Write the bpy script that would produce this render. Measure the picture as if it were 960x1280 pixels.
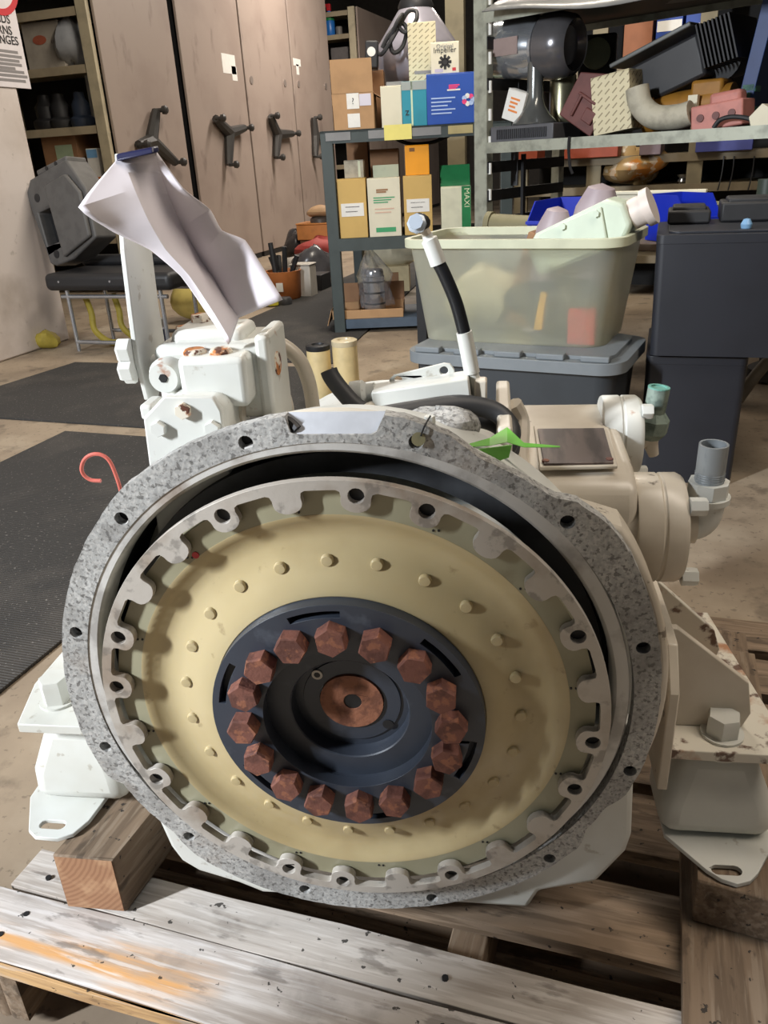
import bpy, bmesh, math, random
import numpy as np
from mathutils import Vector, Matrix, geometry
random.seed(7)
PI = math.pi
for o in list(bpy.data.objects): bpy.data.objects.remove(o)
scn = bpy.context.scene
COL = scn.collection

# ------------------------------------------------------------------ camera
F_PX = 1000.0                       # focal length in pixels of the 960x1280 frame
CAM_H = 0.90
# columns: camera right, forward, up expressed in the building's axes
CB = np.array([[0.94994057, -0.30202188, -0.07997313],
               [0.30801602,  0.86243911,  0.40165273],
               [-0.05233596, -0.40617922, 0.91229348]])
CAM = np.array([0, 0, CAM_H])
cd = bpy.data.cameras.new('camera'); cam = bpy.data.objects.new('camera', cd); COL.objects.link(cam)
cd.sensor_fit = 'VERTICAL'; cd.sensor_height = 24.0; cd.lens = 24.0 * F_PX / 1280.0
cd.clip_start = 0.02; cd.clip_end = 100
cam.matrix_world = Matrix(((CB[0, 0], CB[0, 2], -CB[0, 1], 0), (CB[1, 0], CB[1, 2], -CB[1, 1], 0),
                           (CB[2, 0], CB[2, 2], -CB[2, 1], CAM_H), (0, 0, 0, 1)))
scn.camera = cam

# ------------------------------------------------------------------ world, lights, exposure
wd = bpy.data.worlds.new('world'); scn.world = wd; wd.use_nodes = True
wd.node_tree.nodes['Background'].inputs[0].default_value = (0.95, 0.98, 1.0, 1)
wd.node_tree.nodes['Background'].inputs[1].default_value = 0.055
def area(name, loc, target, sx, sy, power, col):
    ld = bpy.data.lights.new(name, 'AREA'); ld.shape = 'RECTANGLE'; ld.size = sx; ld.size_y = sy
    ld.energy = power; ld.color = col
    o = bpy.data.objects.new(name, ld); COL.objects.link(o); o.location = loc
    d = Vector(target) - Vector(loc); o.rotation_euler = d.to_track_quat('-Z', 'Y').to_euler()
    return o
# daylight through the open loading door behind the camera
area('door_daylight', (-2.67, -1.57, 2.05), (-0.3, 0.6, 0.4), 0.13, 0.7, 285, (0.90, 0.95, 1.0))
# ceiling lamps of the warehouse
area('ceiling_lamp', (-1.2, 4.2, 3.3), (-1.8, 5.0, 0), 0.35, 2.4, 115, (1.0, 0.90, 0.76))
area('ceiling_lamp', (-2.2, 8.6, 3.3), (-2.6, 8.6, 0), 0.35, 2.4, 160, (1.0, 0.90, 0.80))
area('ceiling_lamp', (1.3, 0.9, 3.3), (0.4, 1.3, 0), 0.35, 2.4, 64, (1.0, 0.88, 0.74))
scn.view_settings.view_transform = 'Standard'; scn.view_settings.look = 'None'
scn.view_settings.gamma = 1.0; scn.view_settings.exposure = 0.0
scn.view_settings.use_curve_mapping = False

# ------------------------------------------------------------------ pixel helpers (frame 960x1280)
def ray(px, py): return CB @ np.array([(px - 480) / F_PX, 1.0, -(py - 640) / F_PX])
def at(px, py, x=None, y=None, z=None):
    d = ray(px, py)
    s = x / d[0] if x is not None else (y / d[1] if y is not None else (z - CAM_H) / d[2])
    return Vector(CAM + s * d)
def onplane(px, py, p0, n):
    d = Vector(ray(px, py)); n = Vector(n); o = Vector(CAM)
    return o + d * ((Vector(p0) - o).dot(n) / d.dot(n))
# gearbox frame: origin at the centre of the bell flange face, x right, y away, z up
GR = np.array([[0.98152201, -0.19109121, 0.00993482], [0.1912786, 0.98124725, -0.02379782], [-0.00520096, 0.0252584, 0.99966743]])
GT = np.array([-0.23867308, 0.56037222, 0.43954061])
def g(px, py, x=None, y=None, z=None):
    d = GR.T @ ray(px, py); o = GR.T @ (CAM - GT)
    s = (x - o[0]) / d[0] if x is not None else ((y - o[1]) / d[1] if y is not None else (z - o[2]) / d[2])
    return Vector(o + s * d)

# ------------------------------------------------------------------ materials
def lin(c):
    return tuple(((v / 12.92) if v <= 0.04045 else ((v + 0.055) / 1.055) ** 2.4) for v in c)
def rgb(r, gg, b): return lin((r / 255, gg / 255, b / 255))
class Mat:
    def __init__(s, name, col, rough=0.5, metal=0.0, spec=0.5, coord='Object'):
        s.m = bpy.data.materials.new(name); s.m.use_nodes = True; s.nt = s.m.node_tree
        s.b = s.nt.nodes['Principled BSDF']
        s.b.inputs['Roughness'].default_value = rough; s.b.inputs['Metallic'].default_value = metal
        s.b.inputs['Specular IOR Level'].default_value = spec
        s.tc = s.nt.nodes.new('ShaderNodeTexCoord').outputs[coord]
        r = s.nt.nodes.new('ShaderNodeRGB'); r.outputs[0].default_value = (*col, 1); s.col = r.outputs[0]
        s.nt.links.new(s.col, s.b.inputs['Base Color'])
    def vec(s, scale, rot=(0, 0, 0), loc=(0, 0, 0)):
        mp = s.nt.nodes.new('ShaderNodeMapping'); mp.inputs['Scale'].default_value = scale
        mp.inputs['Rotation'].default_value = rot; mp.inputs['Location'].default_value = loc
        s.nt.links.new(s.tc, mp.inputs[0]); return mp.outputs[0]
    def noise(s, scale=10, detail=4, rough=0.55, stretch=(1, 1, 1), loc=(0, 0, 0)):
        n = s.nt.nodes.new('ShaderNodeTexNoise'); n.inputs['Scale'].default_value = scale
        n.inputs['Detail'].default_value = detail; n.inputs['Roughness'].default_value = rough
        s.nt.links.new(s.vec(stretch, loc=loc), n.inputs['Vector']); return n.outputs['Fac']
    def ramp(s, fac, lo, hi):
        lo = .5 + (lo - .5) / 1.55; hi = .5 + (hi - .5) / 1.55
        r = s.nt.nodes.new('ShaderNodeMapRange'); r.inputs[1].default_value = lo; r.inputs[2].default_value = hi
        s.nt.links.new(fac, r.inputs[0]); return r.outputs[0]
    def mix(s, fac, col, amount=1.0):
        mx = s.nt.nodes.new('ShaderNodeMix'); mx.data_type = 'RGBA'
        if amount != 1.0:
            mm = s.nt.nodes.new('ShaderNodeMath'); mm.operation = 'MULTIPLY'; mm.inputs[1].default_value = amount
            s.nt.links.new(fac, mm.inputs[0]); fac = mm.outputs[0]
        s.nt.links.new(fac, mx.inputs[0]); s.nt.links.new(s.col, mx.inputs[6]); mx.inputs[7].default_value = (*col, 1)
        s.col = mx.outputs[2]; s.nt.links.new(s.col, s.b.inputs['Base Color']); return s
    def spots(s, col, scale, lo, hi, amount=1.0, detail=4, stretch=(1, 1, 1), loc=(0, 0, 0)):
        return s.mix(s.ramp(s.noise(scale, detail, stretch=stretch, loc=loc), lo, hi), col, amount)
    def bump(s, fac, strength=0.3, dist=0.002):
        bn = s.nt.nodes.new('ShaderNodeBump'); bn.inputs['Strength'].default_value = strength
        bn.inputs['Distance'].default_value = dist; s.nt.links.new(fac, bn.inputs['Height'])
        s.nt.links.new(bn.outputs[0], s.b.inputs['Normal']); return s
    def set(s, **k):
        for a, v in k.items(): s.b.inputs[a.replace('_', ' ')].default_value = v
        return s
def simple(name, c, rough=0.6, metal=0.0, dirt=0.25, dscale=14, dark=0.45, bump=0.0):
    m = Mat(name, rgb(*c), rough, metal)
    if dirt: m.spots(tuple(v * dark for v in rgb(*c)), dscale, 0.42, 0.75, dirt)
    if bump: m.bump(m.noise(dscale * 6), bump)
    return m.m

# gearbox
_m = Mat('white_paint', rgb(206, 207, 202), 0.38)
_m.spots(rgb(184, 180, 166), 7, .45, .80, .5).spots(rgb(140, 128, 108), 60, .72, .80, .45, 6).spots(rgb(150, 84, 34), 26, .80, .86, .7, 6, loc=(3, 1, 2))
_m.bump(_m.noise(60), .25, .001); WHITE = _m.m
_m = Mat('beige_lamplit_paint', rgb(202, 193, 178), 0.36)
_m.spots(rgb(170, 156, 136), 9, .45, .75, .5).spots(rgb(80, 68, 56), 38, .75, .80, .8, 7).bump(_m.noise(70), .3, .001); BEIGE = _m.m  # the white paint again, tinted beige to carry warm lamp light
_m = Mat('rusty_white_paint', rgb(208, 202, 188), 0.45)
_m.spots(rgb(160, 98, 46), 16, .50, .62, .85, 8).spots(rgb(80, 44, 22), 34, .58, .66, .9, 8, loc=(2, 5, 1)); _m.bump(_m.noise(80), .3, .001); RUSTWHITE = _m.m
_m = Mat('cast_aluminium', rgb(166, 166, 164), 0.55, 0.12)
_m.spots(rgb(196, 194, 190), 240, .42, .62, .7, 8).spots(rgb(110, 108, 106), 260, .54, .72, .65, 8, loc=(4, 0, 1)).spots(rgb(120, 118, 115), 26, .55, .72, .5, 8, loc=(6, 2, 1)).spots(rgb(110, 108, 106), 7, .45, .70, .5, 6).spots(rgb(58, 55, 53), 190, .60, .66, .6, 3).spots(rgb(128, 108, 88), 10, .60, .78, .4, 6, loc=(1, 7, 3))
_m.bump(_m.noise(150), .6, .0014); CAST = _m.m
_m = Mat('machined_aluminium', rgb(196, 194, 190), 0.45, 0.15)
_m.spots(rgb(128, 124, 120), 24, .48, .68, .6, 7).spots(rgb(120, 92, 64), 11, .60, .78, .5, 6, loc=(5, 2, 1)); _m.bump(_m.noise(160), .25, .0008); ALU = _m.m
_m = Mat('steel_ring', rgb(184, 178, 170), 0.45, 0.2)
_m.spots(rgb(132, 112, 92), 12, .50, .72, .65, 7).spots(rgb(96, 92, 88), 46, .58, .68, .5, 6, loc=(5, 2, 1)); _m.bump(_m.noise(190), .3, .0008); STEEL = _m.m
_m = Mat('amber_resin', rgb(184, 168, 130), 0.30)
_m.spots(rgb(170, 151, 110), 5, .42, .70, .6, 5).spots(rgb(134, 110, 72), 4, .50, .80, .6, 8, loc=(2, 0, 4)).spots(rgb(110, 88, 54), 60, .74, .86, .4, 5)
_m.set(Subsurface_Weight=.15, Subsurface_Radius=(.01, .007, .003)); _m.bump(_m.noise(45), .12, .001); RESIN = _m.m
_m = Mat('green_resin', rgb(150, 146, 122), 0.34)
_m.spots(rgb(128, 122, 96), 8, .42, .70, .6, 5).spots(rgb(100, 86, 60), 20, .66, .86, .4, 7); _m.bump(_m.noise(45), .12, .001); RESINEDGE = _m.m
_m = Mat('black_hub', rgb(56, 62, 73), 0.42, 0.1)
_m.spots(rgb(100, 108, 120), 30, .64, .80, .4, 7).spots(rgb(44, 48, 56), 8, .45, .7, .6); _m.bump(_m.noise(120), .2, .0006); HUB = _m.m
_m = Mat('rusty_bolt', rgb(120, 76, 64), 0.75)
_m.spots(rgb(88, 54, 46), 60, .45, .62, .8, 6).spots(rgb(160, 104, 76), 90, .58, .68, .6, 4); _m.bump(_m.noise(220), .6, .0012); RUST = _m.m
_m = Mat('rusty_plug', rgb(142, 92, 68), 0.7)
_m.spots(rgb(96, 58, 44), 70, .45, .62, .7, 6); _m.bump(_m.noise(220), .5, .0012); RUSTPLUG = _m.m
_m = Mat('orange_rust_paint', rgb(214, 206, 190), 0.6)
_m.spots(rgb(176, 106, 44), 60, .42, .55, 1, 6).spots(rgb(86, 44, 24), 90, .55, .62, 1, 6); ORUST = _m.m
BLACK = simple('black_rubber', (34, 34, 36), .6, 0, .3, 40)
DARKIN = simple('dark_bore', (38, 38, 40), .7, .2, .3, 20)
_m = Mat('dark_band', rgb(74, 76, 80), .55, .2).spots(rgb(40, 40, 42), 14, .45, .7, .7); BAND = _m.m
_m = Mat('nameplate', rgb(104, 92, 88), .32, .6); _m.spots(rgb(60, 52, 50), 40, .45, .6, .8, 6, stretch=(1, .15, 1)).spots(rgb(150, 150, 160), 9, .55, .75, .5); NAMEPL = _m.m
_m = Mat('galvanised_pipe', rgb(150, 156, 160), .42, .3); _m.spots(rgb(70, 78, 84), 40, .45, .65, .8, 5, stretch=(1, 1, .3)); PIPE = _m.m
_m = Mat('verdigris_pipe', rgb(128, 142, 132), .6, .2); _m.spots(rgb(70, 84, 80), 60, .45, .65, .7, 5); VERD = _m.m
HOSE = simple('hose_black', (26, 27, 30), .32, 0, .3, 30)
RUBBER = simple('hose_grey_rubber', (52, 52, 54), .55, 0, .3, 30)
CHROME = simple('chrome', (184, 188, 194), .16, .75, .3, 12)
REDWIRE = simple('red_plastic_wire', (200, 104, 92), .4, 0, .3, 60)
GREENTAG = simple('green_plastic_tag', (116, 190, 74), .4, 0, .2, 30)
_m = Mat('paper', rgb(226, 220, 226), .7); _m.spots(rgb(205, 196, 204), 12, .45, .8, .5); _m.bump(_m.noise(22), .15, .002); _m.set(Transmission_Weight=0.0); PAPER = _m.m
NAVY = simple('navy_tape', (30, 31, 66), .4, 0, .2, 40)

# wood (grain along local x or y)
def wood(name, a, b, c, grain, knots=.35, rough=.8, split=None):
    m = Mat(name, rgb(*a), rough)
    st = (0.07, 1, 1) if grain == 'x' else (1, 0.07, 1)
    m.spots(tuple(v * .8 for v in rgb(*a)), 3.5, .40, .66, .7, 8, stretch=(.5, 1, 1) if grain == 'x' else (1, .5, 1))
    if split:
        sx = m.nt.nodes.new('ShaderNodeSeparateXYZ'); m.nt.links.new(m.tc, sx.inputs[0])
        r = m.nt.nodes.new('ShaderNodeMapRange'); r.inputs[1].default_value = split[0]; r.inputs[2].default_value = split[0] - .05; m.nt.links.new(sx.outputs[0], r.inputs[0])
        mu = m.nt.nodes.new('ShaderNodeMath'); mu.operation = 'MULTIPLY'; m.nt.links.new(r.outputs[0], mu.inputs[0]); m.nt.links.new(m.ramp(m.noise(26, 5, stretch=(.10, 1, 1), loc=(7, 2, 1)), .40, .60), mu.inputs[1])
        m.mix(mu.outputs[0], rgb(*split[1]), .9)
    m.spots(rgb(*b), 90, .42, .62, .65, 6, stretch=st)
    m.spots(rgb(*c), 150, .52, .66, .55, 6, stretch=st, loc=(2, 3, 0))
    m.spots(tuple(v * .35 for v in rgb(*b)), 9, .66, .78, knots, 7, loc=(5, 1, 2))
    m.spots(tuple(v * .45 for v in rgb(*b)), 40, .64, .72, .6, 8, stretch=(.3, 1, 1) if grain == 'x' else (1, .3, 1), loc=(3, 8, 1))
    m.spots((.015, .012, .01), 70, .75, .78, .9, 5, loc=(1, 6, 2))
    m.bump(m.noise(90, 6, stretch=st), .5, .002); return m.m
WOODG = wood('weathered_board', (194, 186, 178), (154, 143, 133), (214, 208, 202), 'x')
WOODF = wood('front_board', (198, 191, 186), (156, 146, 138), (216, 212, 210), 'x', split=(-.36, (206, 152, 88)))
WOODO = wood('fresh_split_board', (196, 158, 110), (150, 116, 82), (178, 170, 164), 'x')
WOODD = wood('old_brown_board', (132, 112, 92), (92, 76, 60), (150, 130, 110), 'x')
WOODB = wood('timber_block', (126, 106, 86), (88, 72, 56), (140, 124, 106), 'y')
_m = Mat('timber_end_grain', rgb(158, 118, 88), .85)
_w = _m.nt.nodes.new('ShaderNodeTexWave'); _w.wave_type = 'RINGS'; _w.rings_direction = 'Y'; _w.inputs['Scale'].default_value = 55; _w.inputs['Distortion'].default_value = 2.2
_m.nt.links.new(_m.vec((1, 1, 1), loc=(.07, 0, -.10)), _w.inputs[0]); _m.mix(_m.ramp(_w.outputs['Fac'], .3, .9), rgb(128, 88, 62), .55); _m.spots(rgb(196, 160, 124), 20, .5, .7, .5); ENDG = _m.m

# place
_m = Mat('concrete_floor', rgb(150, 134, 114), .62)
_m.spots(rgb(104, 90, 76), 1.6, .42, .70, .7, 8).spots(rgb(172, 158, 138), 3.1, .52, .72, .5, 8, loc=(3, 3, 0)).spots(rgb(70, 60, 50), 9, .60, .76, .5, 8).spots(rgb(60, 50, 42), 60, .66, .74, .4, 4)
_m.bump(_m.noise(60), .15, .002); FLOORM = _m.m
_m = Mat('rubber_mat', rgb(48, 46, 44), .8)
_w = _m.nt.nodes.new('ShaderNodeTexWave'); _w.bands_direction = 'Y'; _w.inputs['Scale'].default_value = 40; _m.nt.links.new(_m.tc, _w.inputs[0])
_m.mix(_w.outputs['Fac'], rgb(38, 36, 35), .5).spots(rgb(84, 78, 72), 3, .5, .75, .4, 7).spots(rgb(130, 124, 118), 120, .74, .78, .6, 2); _m.bump(_w.outputs['Fac'], .5, .004); MATM = _m.m
_m = Mat('painted_wall', rgb(208, 198, 192), .7)
_m.spots(rgb(178, 166, 156), 2.2, .45, .72, .6, 8).spots(rgb(130, 120, 110), 12, .74, .82, .4, 7).spots(rgb(126, 110, 92), 1.2, .58, .72, .4, 8, loc=(3, 2, 2)); WALLM = _m.m
_m = Mat('mauve_panel', rgb(158, 143, 133), .5)
_m.spots(rgb(140, 124, 115), 2.0, .45, .7, .5, 7).spots(rgb(108, 92, 86), 7, .66, .78, .4, 7, stretch=(1, 1, .4)); MAUVE = _m.m
CREAM = simple('cream_metal', (196, 184, 156), .5, .1, .4, 8)
SHELFM = simple('tan_shelf', (176, 162, 136), .55, .1, .4, 6)
GALV = simple('galvanised_angle', (158, 160, 146), .5, .35, .6, 18, .4)
SLATE = simple('slate_green_metal', (66, 74, 73), .5, .1, .35, 8)
DKMETAL = simple('dark_metal', (44, 44, 46), .5, .4, .3, 20)
HANDLE = simple('handle_plastic', (58, 56, 54), .45, 0, .2, 30)
WHITEP = simple('white_label', (226, 224, 218), .6, 0, .1, 30)
KRAFT = simple('kraft_card', (178, 140, 100), .75, 0, .35, 9, .6)
KRAFTD = simple('brown_card', (150, 112, 80), .75, 0, .35, 9, .55)
TAN = simple('tan_card', (200, 166, 98), .7, 0, .2, 9, .7)
IVORY = simple('ivory_card', (214, 208, 186), .7, 0, .2, 9, .7)
def dashcard(name, a, b):
    m = Mat(name, rgb(*a), .7); nt = m.nt
    def mt(op, x, y=None):
        n = nt.nodes.new('ShaderNodeMath'); n.operation = op
        for i, v in enumerate((x, y)):
            if v is None: continue
            if isinstance(v, (int, float)): n.inputs[i].default_value = v
            else: nt.links.new(v, n.inputs[i])
        return n.outputs[0]
    sx = nt.nodes.new('ShaderNodeSeparateXYZ'); nt.links.new(m.tc, sx.inputs[0])
    h = mt('ADD', sx.outputs[0], sx.outputs[1]); z = sx.outputs[2]
    u = mt('ADD', mt('MULTIPLY', h, .79), mt('MULTIPLY', z, .61)); v = mt('SUBTRACT', mt('MULTIPLY', z, .79), mt('MULTIPLY', h, .61))
    row = mt('FLOOR', mt('DIVIDE', v, .020)); uu = mt('ADD', u, mt('MULTIPLY', row, .023))
    d = mt('MULTIPLY', mt('LESS_THAN', mt('FRACT', mt('DIVIDE', uu, .040)), .62), mt('LESS_THAN', mt('FRACT', mt('DIVIDE', v, .020)), .26))
    m.mix(d, rgb(*b), .75); return m.m
DASH = dashcard('dashed_card', (206, 196, 164), (120, 108, 84))
TEAL = simple('teal_card', (42, 140, 160), .5, 0, .2, 9)
BLUE = simple('blue_card', (38, 78, 164), .45, 0, .15, 9)
ORANGE = simple('orange_card', (242, 160, 26), .5, 0, .1, 9)
GREENC = simple('green_card', (30, 124, 70), .5, 0, .3, 14)
PINK = simple('pink_print', (226, 66, 120), .5, 0, 0)
INK = simple('black_ink', (40, 38, 38), .6, 0, 0)
GREYINK = simple('grey_ink', (134, 130, 130), .6, 0, 0)
LBLUE = simple('pale_blue_ink', (170, 190, 226), .6, 0, 0)
REDINK = simple('red_ink', (196, 52, 58), .6, 0, 0)
GREENINK = simple('green_ink', (60, 150, 100), .6, 0, 0)
BLUEBIN = simple('blue_bin_plastic', (22, 44, 168), .4, 0, .15, 9)
DKPLASTIC = simple('black_plastic_box', (34, 36, 43), .45, 0, .35, 5, .5)
LIDGREY = simple('grey_lid_plastic', (118, 124, 128), .5, 0, .3, 8, .6)
TOTEBLK = simple('slate_tote_plastic', (56, 60, 64), .5, 0, .3, 8)
_m = Mat('clear_tote_plastic', rgb(220, 221, 206), .35); _m.spots(rgb(232, 228, 200), 5, .45, .7, .6); _m.set(Transmission_Weight=.72, IOR=1.08); _m.set(Alpha=.62); CLEAR = _m.m
_m = Mat('clear_bag', rgb(230, 230, 234), .2); _m.set(Transmission_Weight=.8, IOR=1.1, Alpha=.45); BAG = _m.m
PALEGREEN = simple('pale_green_paint', (206, 218, 200), .42, 0, .25, 14, .7)
MAUVEP = simple('mauve_plastic', (160, 146, 152), .5, 0, .2, 9)
MAROON = simple('maroon_paint', (104, 62, 58), .55, 0, .3, 20)
PINKP = simple('salmon_paint', (186, 122, 112), .55, 0, .3, 20)
GREYCAST = simple('grey_cast_cover', (92, 90, 88), .6, .2, .4, 14)
VINYL = simple('black_vinyl', (30, 30, 32), .5, 0, .2, 20)
YELLOWF = simple('yellow_strap', (158, 140, 52), .7, 0, .4, 20, .5)
YELLOWC = simple('pale_yellow_bag', (214, 196, 116), .6, 0, .4, 12, .6)
FILTER = simple('cream_filter', (214, 192, 142), .5, 0, .3, 20, .6)
OCHRE = simple('ochre_paint', (156, 108, 36), .55, 0, .4, 14)
TERRA = simple('orange_brown_pot', (178, 106, 54), .6, 0, .3, 14)
RED = simple('red_plastic', (196, 34, 44), .45, 0, .3, 14)
SILVER = simple('silver_reflector', (160, 156, 166), .28, .35, .3, 6, .6)
GREYSHEET = simple('grey_plastic_sheet', (116, 116, 114), .35, 0, .3, 5)
CONCRETE = simple('grey_filler', (120, 118, 112), .7, 0, .4, 20)

# ------------------------------------------------------------------ mesh builder
class MB:
    def __init__(s): s.v = []; s.f = []
    def add(s, vs, fs):
        n = len(s.v); s.v += [tuple(v) for v in vs]; s.f += [tuple(i + n for i in f) for f in fs]; return s
    def box(s, c, d, R=None):
        vs = []
        for k in range(8):
            p = Vector(((k & 1) - .5, ((k >> 1) & 1) - .5, ((k >> 2) & 1) - .5)); p = Vector((p.x * d[0], p.y * d[1], p.z * d[2]))
            if R is not None: p = R @ p
            vs.append(p + Vector(c))
        return s.add(vs, [(0, 2, 3, 1), (4, 5, 7, 6), (0, 1, 5, 4), (2, 6, 7, 3), (0, 4, 6, 2), (1, 3, 7, 5)])
    def prism(s, pts, a, b, holes=(), axis='y'):
        """2-D outline extruded along an axis; pts are (x,z) for y, (y,z) for x, (x,y) for z"""
        def mk(p, h):
            return (p[0], h, p[1]) if axis == 'y' else ((h, p[0], p[1]) if axis == 'x' else (p[0], p[1], h))
        loops = [list(pts)] + [list(h) for h in holes]
        tris = geometry.tessellate_polygon([[Vector((p[0], p[1], 0)) for p in l] for l in loops])
        flat = [p for l in loops for p in l]; n = len(flat)
        fs = [t for t in tris] + [(t[0] + n, t[2] + n, t[1] + n) for t in tris]
        k = 0
        for l in loops:
            m = len(l)
            for i in range(m):
                j = (i + 1) % m; fs.append((k + i, k + j, k + j + n, k + i + n))
            k += m
        return s.add([mk(p, a) for p in flat] + [mk(p, b) for p in flat], fs)
    def cyl(s, p0, p1, r0, r1=None, n=24, caps=True, phase=0.0):
        p0, p1 = Vector(p0), Vector(p1); r1 = r0 if r1 is None else r1
        q = (p1 - p0).to_track_quat('Z', 'Y'); vs = []
        for p, r in ((p0, r0), (p1, r1)):
            for i in range(n):
                t = 2 * PI * i / n + phase; vs.append(p + q @ Vector((r * math.cos(t), r * math.sin(t), 0)))
        fs = [(i, (i + 1) % n, (i + 1) % n + n, i + n) for i in range(n)]
        if caps: fs += [tuple(range(n - 1, -1, -1)), tuple(range(n, 2 * n))]
        return s.add(vs, fs)
    def lathe(s, prof, o=(0, 0, 0), d=(0, 1, 0), n=64, close=False):
        """prof = [(radius, distance along d)]"""
        q = Vector(d).to_track_quat('Z', 'Y'); o = Vector(o); vs = []; fs = []
        for r, h in prof:
            for i in range(n):
                t = 2 * PI * i / n; vs.append(o + q @ Vector((r * math.cos(t), r * math.sin(t), h)))
        m = len(prof)
        for k in range(m - 1 + (1 if close else 0)):
            k2 = (k + 1) % m
            for i in range(n):
                j = (i + 1) % n; fs.append((k * n + i, k * n + j, k2 * n + j, k2 * n + i))
        if not close:
            if prof[0][0] > 1e-6: fs.append(tuple(range(n - 1, -1, -1)))
            if prof[-1][0] > 1e-6: fs.append(tuple((m - 1) * n + i for i in range(n)))
        return s.add(vs, fs)
    def tube(s, pts, r, n=12, res=6, caps=True):
        P = [Vector(p) for p in pts]; Q = []
        for i in range(len(P) - 1):
            a = P[max(i - 1, 0)]; b = P[i]; c = P[i + 1]; d = P[min(i + 2, len(P) - 1)]
            for k in range(res):
                t = k / res
                Q.append(.5 * ((2 * b) + (c - a) * t + (2 * a - 5 * b + 4 * c - d) * t * t + (3 * b - a - 3 * c + d) * t ** 3))
        Q.append(P[-1]); vs = []; fs = []
        up = None
        for i, p in enumerate(Q):
            tdir = (Q[min(i + 1, len(Q) - 1)] - Q[max(i - 1, 0)]).normalized()
            if up is None: up = tdir.orthogonal().normalized()
            up = (up - tdir * up.dot(tdir)).normalized(); sd = tdir.cross(up)
            rr = r(i / (len(Q) - 1)) if callable(r) else r
            for k in range(n):
                t = 2 * PI * k / n; vs.append(p + up * (rr * math.cos(t)) + sd * (rr * math.sin(t)))
        for i in range(len(Q) - 1):
            for k in range(n):
                j = (k + 1) % n; fs.append((i * n + k, i * n + j, (i + 1) * n + j, (i + 1) * n + k))
        if caps: fs += [tuple(range(n - 1, -1, -1)), tuple((len(Q) - 1) * n + k for k in range(n))]
        return s.add(vs, fs)
    def grid(s, fn, nu, nv, wrap=False):
        vs = [fn(i / nu, j / nv) for j in range(nv + 1) for i in range(nu + 1)]
        fs = [(j * (nu + 1) + i, j * (nu + 1) + i + 1, (j + 1) * (nu + 1) + i + 1, (j + 1) * (nu + 1) + i) for j in range(nv) for i in range(nu)]
        return s.add(vs, fs)
    def blob(s, c, r, seed=0, amp=.15, n=14, R=None):
        rd = random.Random(seed); ph = [rd.uniform(0, 6.28) for _ in range(6)]; m = n // 2 + 1; vs = []; fs = []
        for j in range(m + 1):
            t = PI * j / m
            for i in range(n):
                u = 2 * PI * i / n
                k = 1 + amp * (math.sin(2 * u + ph[0] + 2 * t) + .7 * math.sin(3 * t + ph[1] + u) + .5 * math.sin(5 * u + ph[2]) * math.sin(t)) 
                p = Vector((math.sin(t) * math.cos(u) * r[0] * k, math.sin(t) * math.sin(u) * r[1] * k, math.cos(t) * r[2] * k))
                if R is not None: p = R @ p
                vs.append(p + Vector(c))
        for j in range(m):
            for i in range(n): fs.append((j * n + i, (j + 1) * n + i, (j + 1) * n + (i + 1) % n, j * n + (i + 1) % n))
        return s.add(vs, fs)
    def build(s, name, mat, parent=None, smooth=35, bevel=0.0, seg=2, loc=None, rot=None, kind=None):
        me = bpy.data.meshes.new(name); me.from_pydata(s.v, [], s.f)
        bm = bmesh.new(); bm.from_mesh(me); bmesh.ops.remove_doubles(bm, verts=bm.verts, dist=1e-6)
        bmesh.ops.recalc_face_normals(bm, faces=bm.faces); bm.to_mesh(me); bm.free()
        me.materials.append(mat)
        if smooth:
            me.polygons.foreach_set('use_smooth', [True] * len(me.polygons)); me.set_sharp_from_angle(angle=math.radians(smooth))
        o = bpy.data.objects.new(name, me); COL.objects.link(o)
        if parent is not None: o.parent = parent
        if bevel:
            bv = o.modifiers.new('bevel', 'BEVEL'); bv.width = bevel; bv.segments = seg; bv.limit_method = 'ANGLE'; bv.angle_limit = math.radians(40)
        if loc is not None: o.location = loc
        if rot is not None: o.rotation_euler = rot
        if kind: o['kind'] = kind
        return o
def tag(o, label, cat, group=None):
    o['label'] = label; o['category'] = cat
    if group: o['group'] = group
    return o
def thing(name, label, cat, loc=(0, 0, 0), rotz=0.0, group=None, rot=None):
    o = bpy.data.objects.new(name, None); COL.objects.link(o); o.empty_display_size = .05
    o.location = loc; o.rotation_euler = rot if rot is not None else (0, 0, rotz); return tag(o, label, cat, group)
def struct(o): o['kind'] = 'structure'; return o
def circle(cx, cy, r, n=16, ph=0.0): return [(cx + r * math.cos(2 * PI * i / n + ph), cy + r * math.sin(2 * PI * i / n + ph)) for i in range(n)]
def text(body, size, mat, parent, loc, rot, align='LEFT', name='lettering', depth=.0006, bold=0.0, kx=1.0):
    cu = bpy.data.curves.new('t', 'FONT'); cu.body = body; cu.size = size; cu.align_x = align; cu.extrude = depth; cu.offset = bold; cu.resolution_u = 3
    to = bpy.data.objects.new('t', cu); COL.objects.link(to)
    dg = bpy.context.evaluated_depsgraph_get(); me = bpy.data.meshes.new_from_object(to.evaluated_get(dg)); bpy.data.objects.remove(to)
    me.materials.clear(); me.materials.append(mat)
    o = bpy.data.objects.new(name, me); COL.objects.link(o); o.parent = parent; o.location = loc; o.rotation_euler = rot; o.scale = (kx, 1, 1)
    return o

# ------------------------------------------------------------------ the building
struct(MB().box((-1, 8, -.05), (12, 24, .1)).build('floor', FLOORM, smooth=0))
struct(MB().box((-3.4, 2.2, 1.6), (.2, 3.5, 3.2)).build('wall_left', WALLM, bevel=.01))
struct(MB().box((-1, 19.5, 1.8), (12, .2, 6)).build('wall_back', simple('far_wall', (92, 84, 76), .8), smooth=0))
struct(MB().box((-6.9, 8, 1.8), (.2, 24, 6)).build('wall_side', simple('side_wall', (92, 84, 76), .8), smooth=0))

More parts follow.
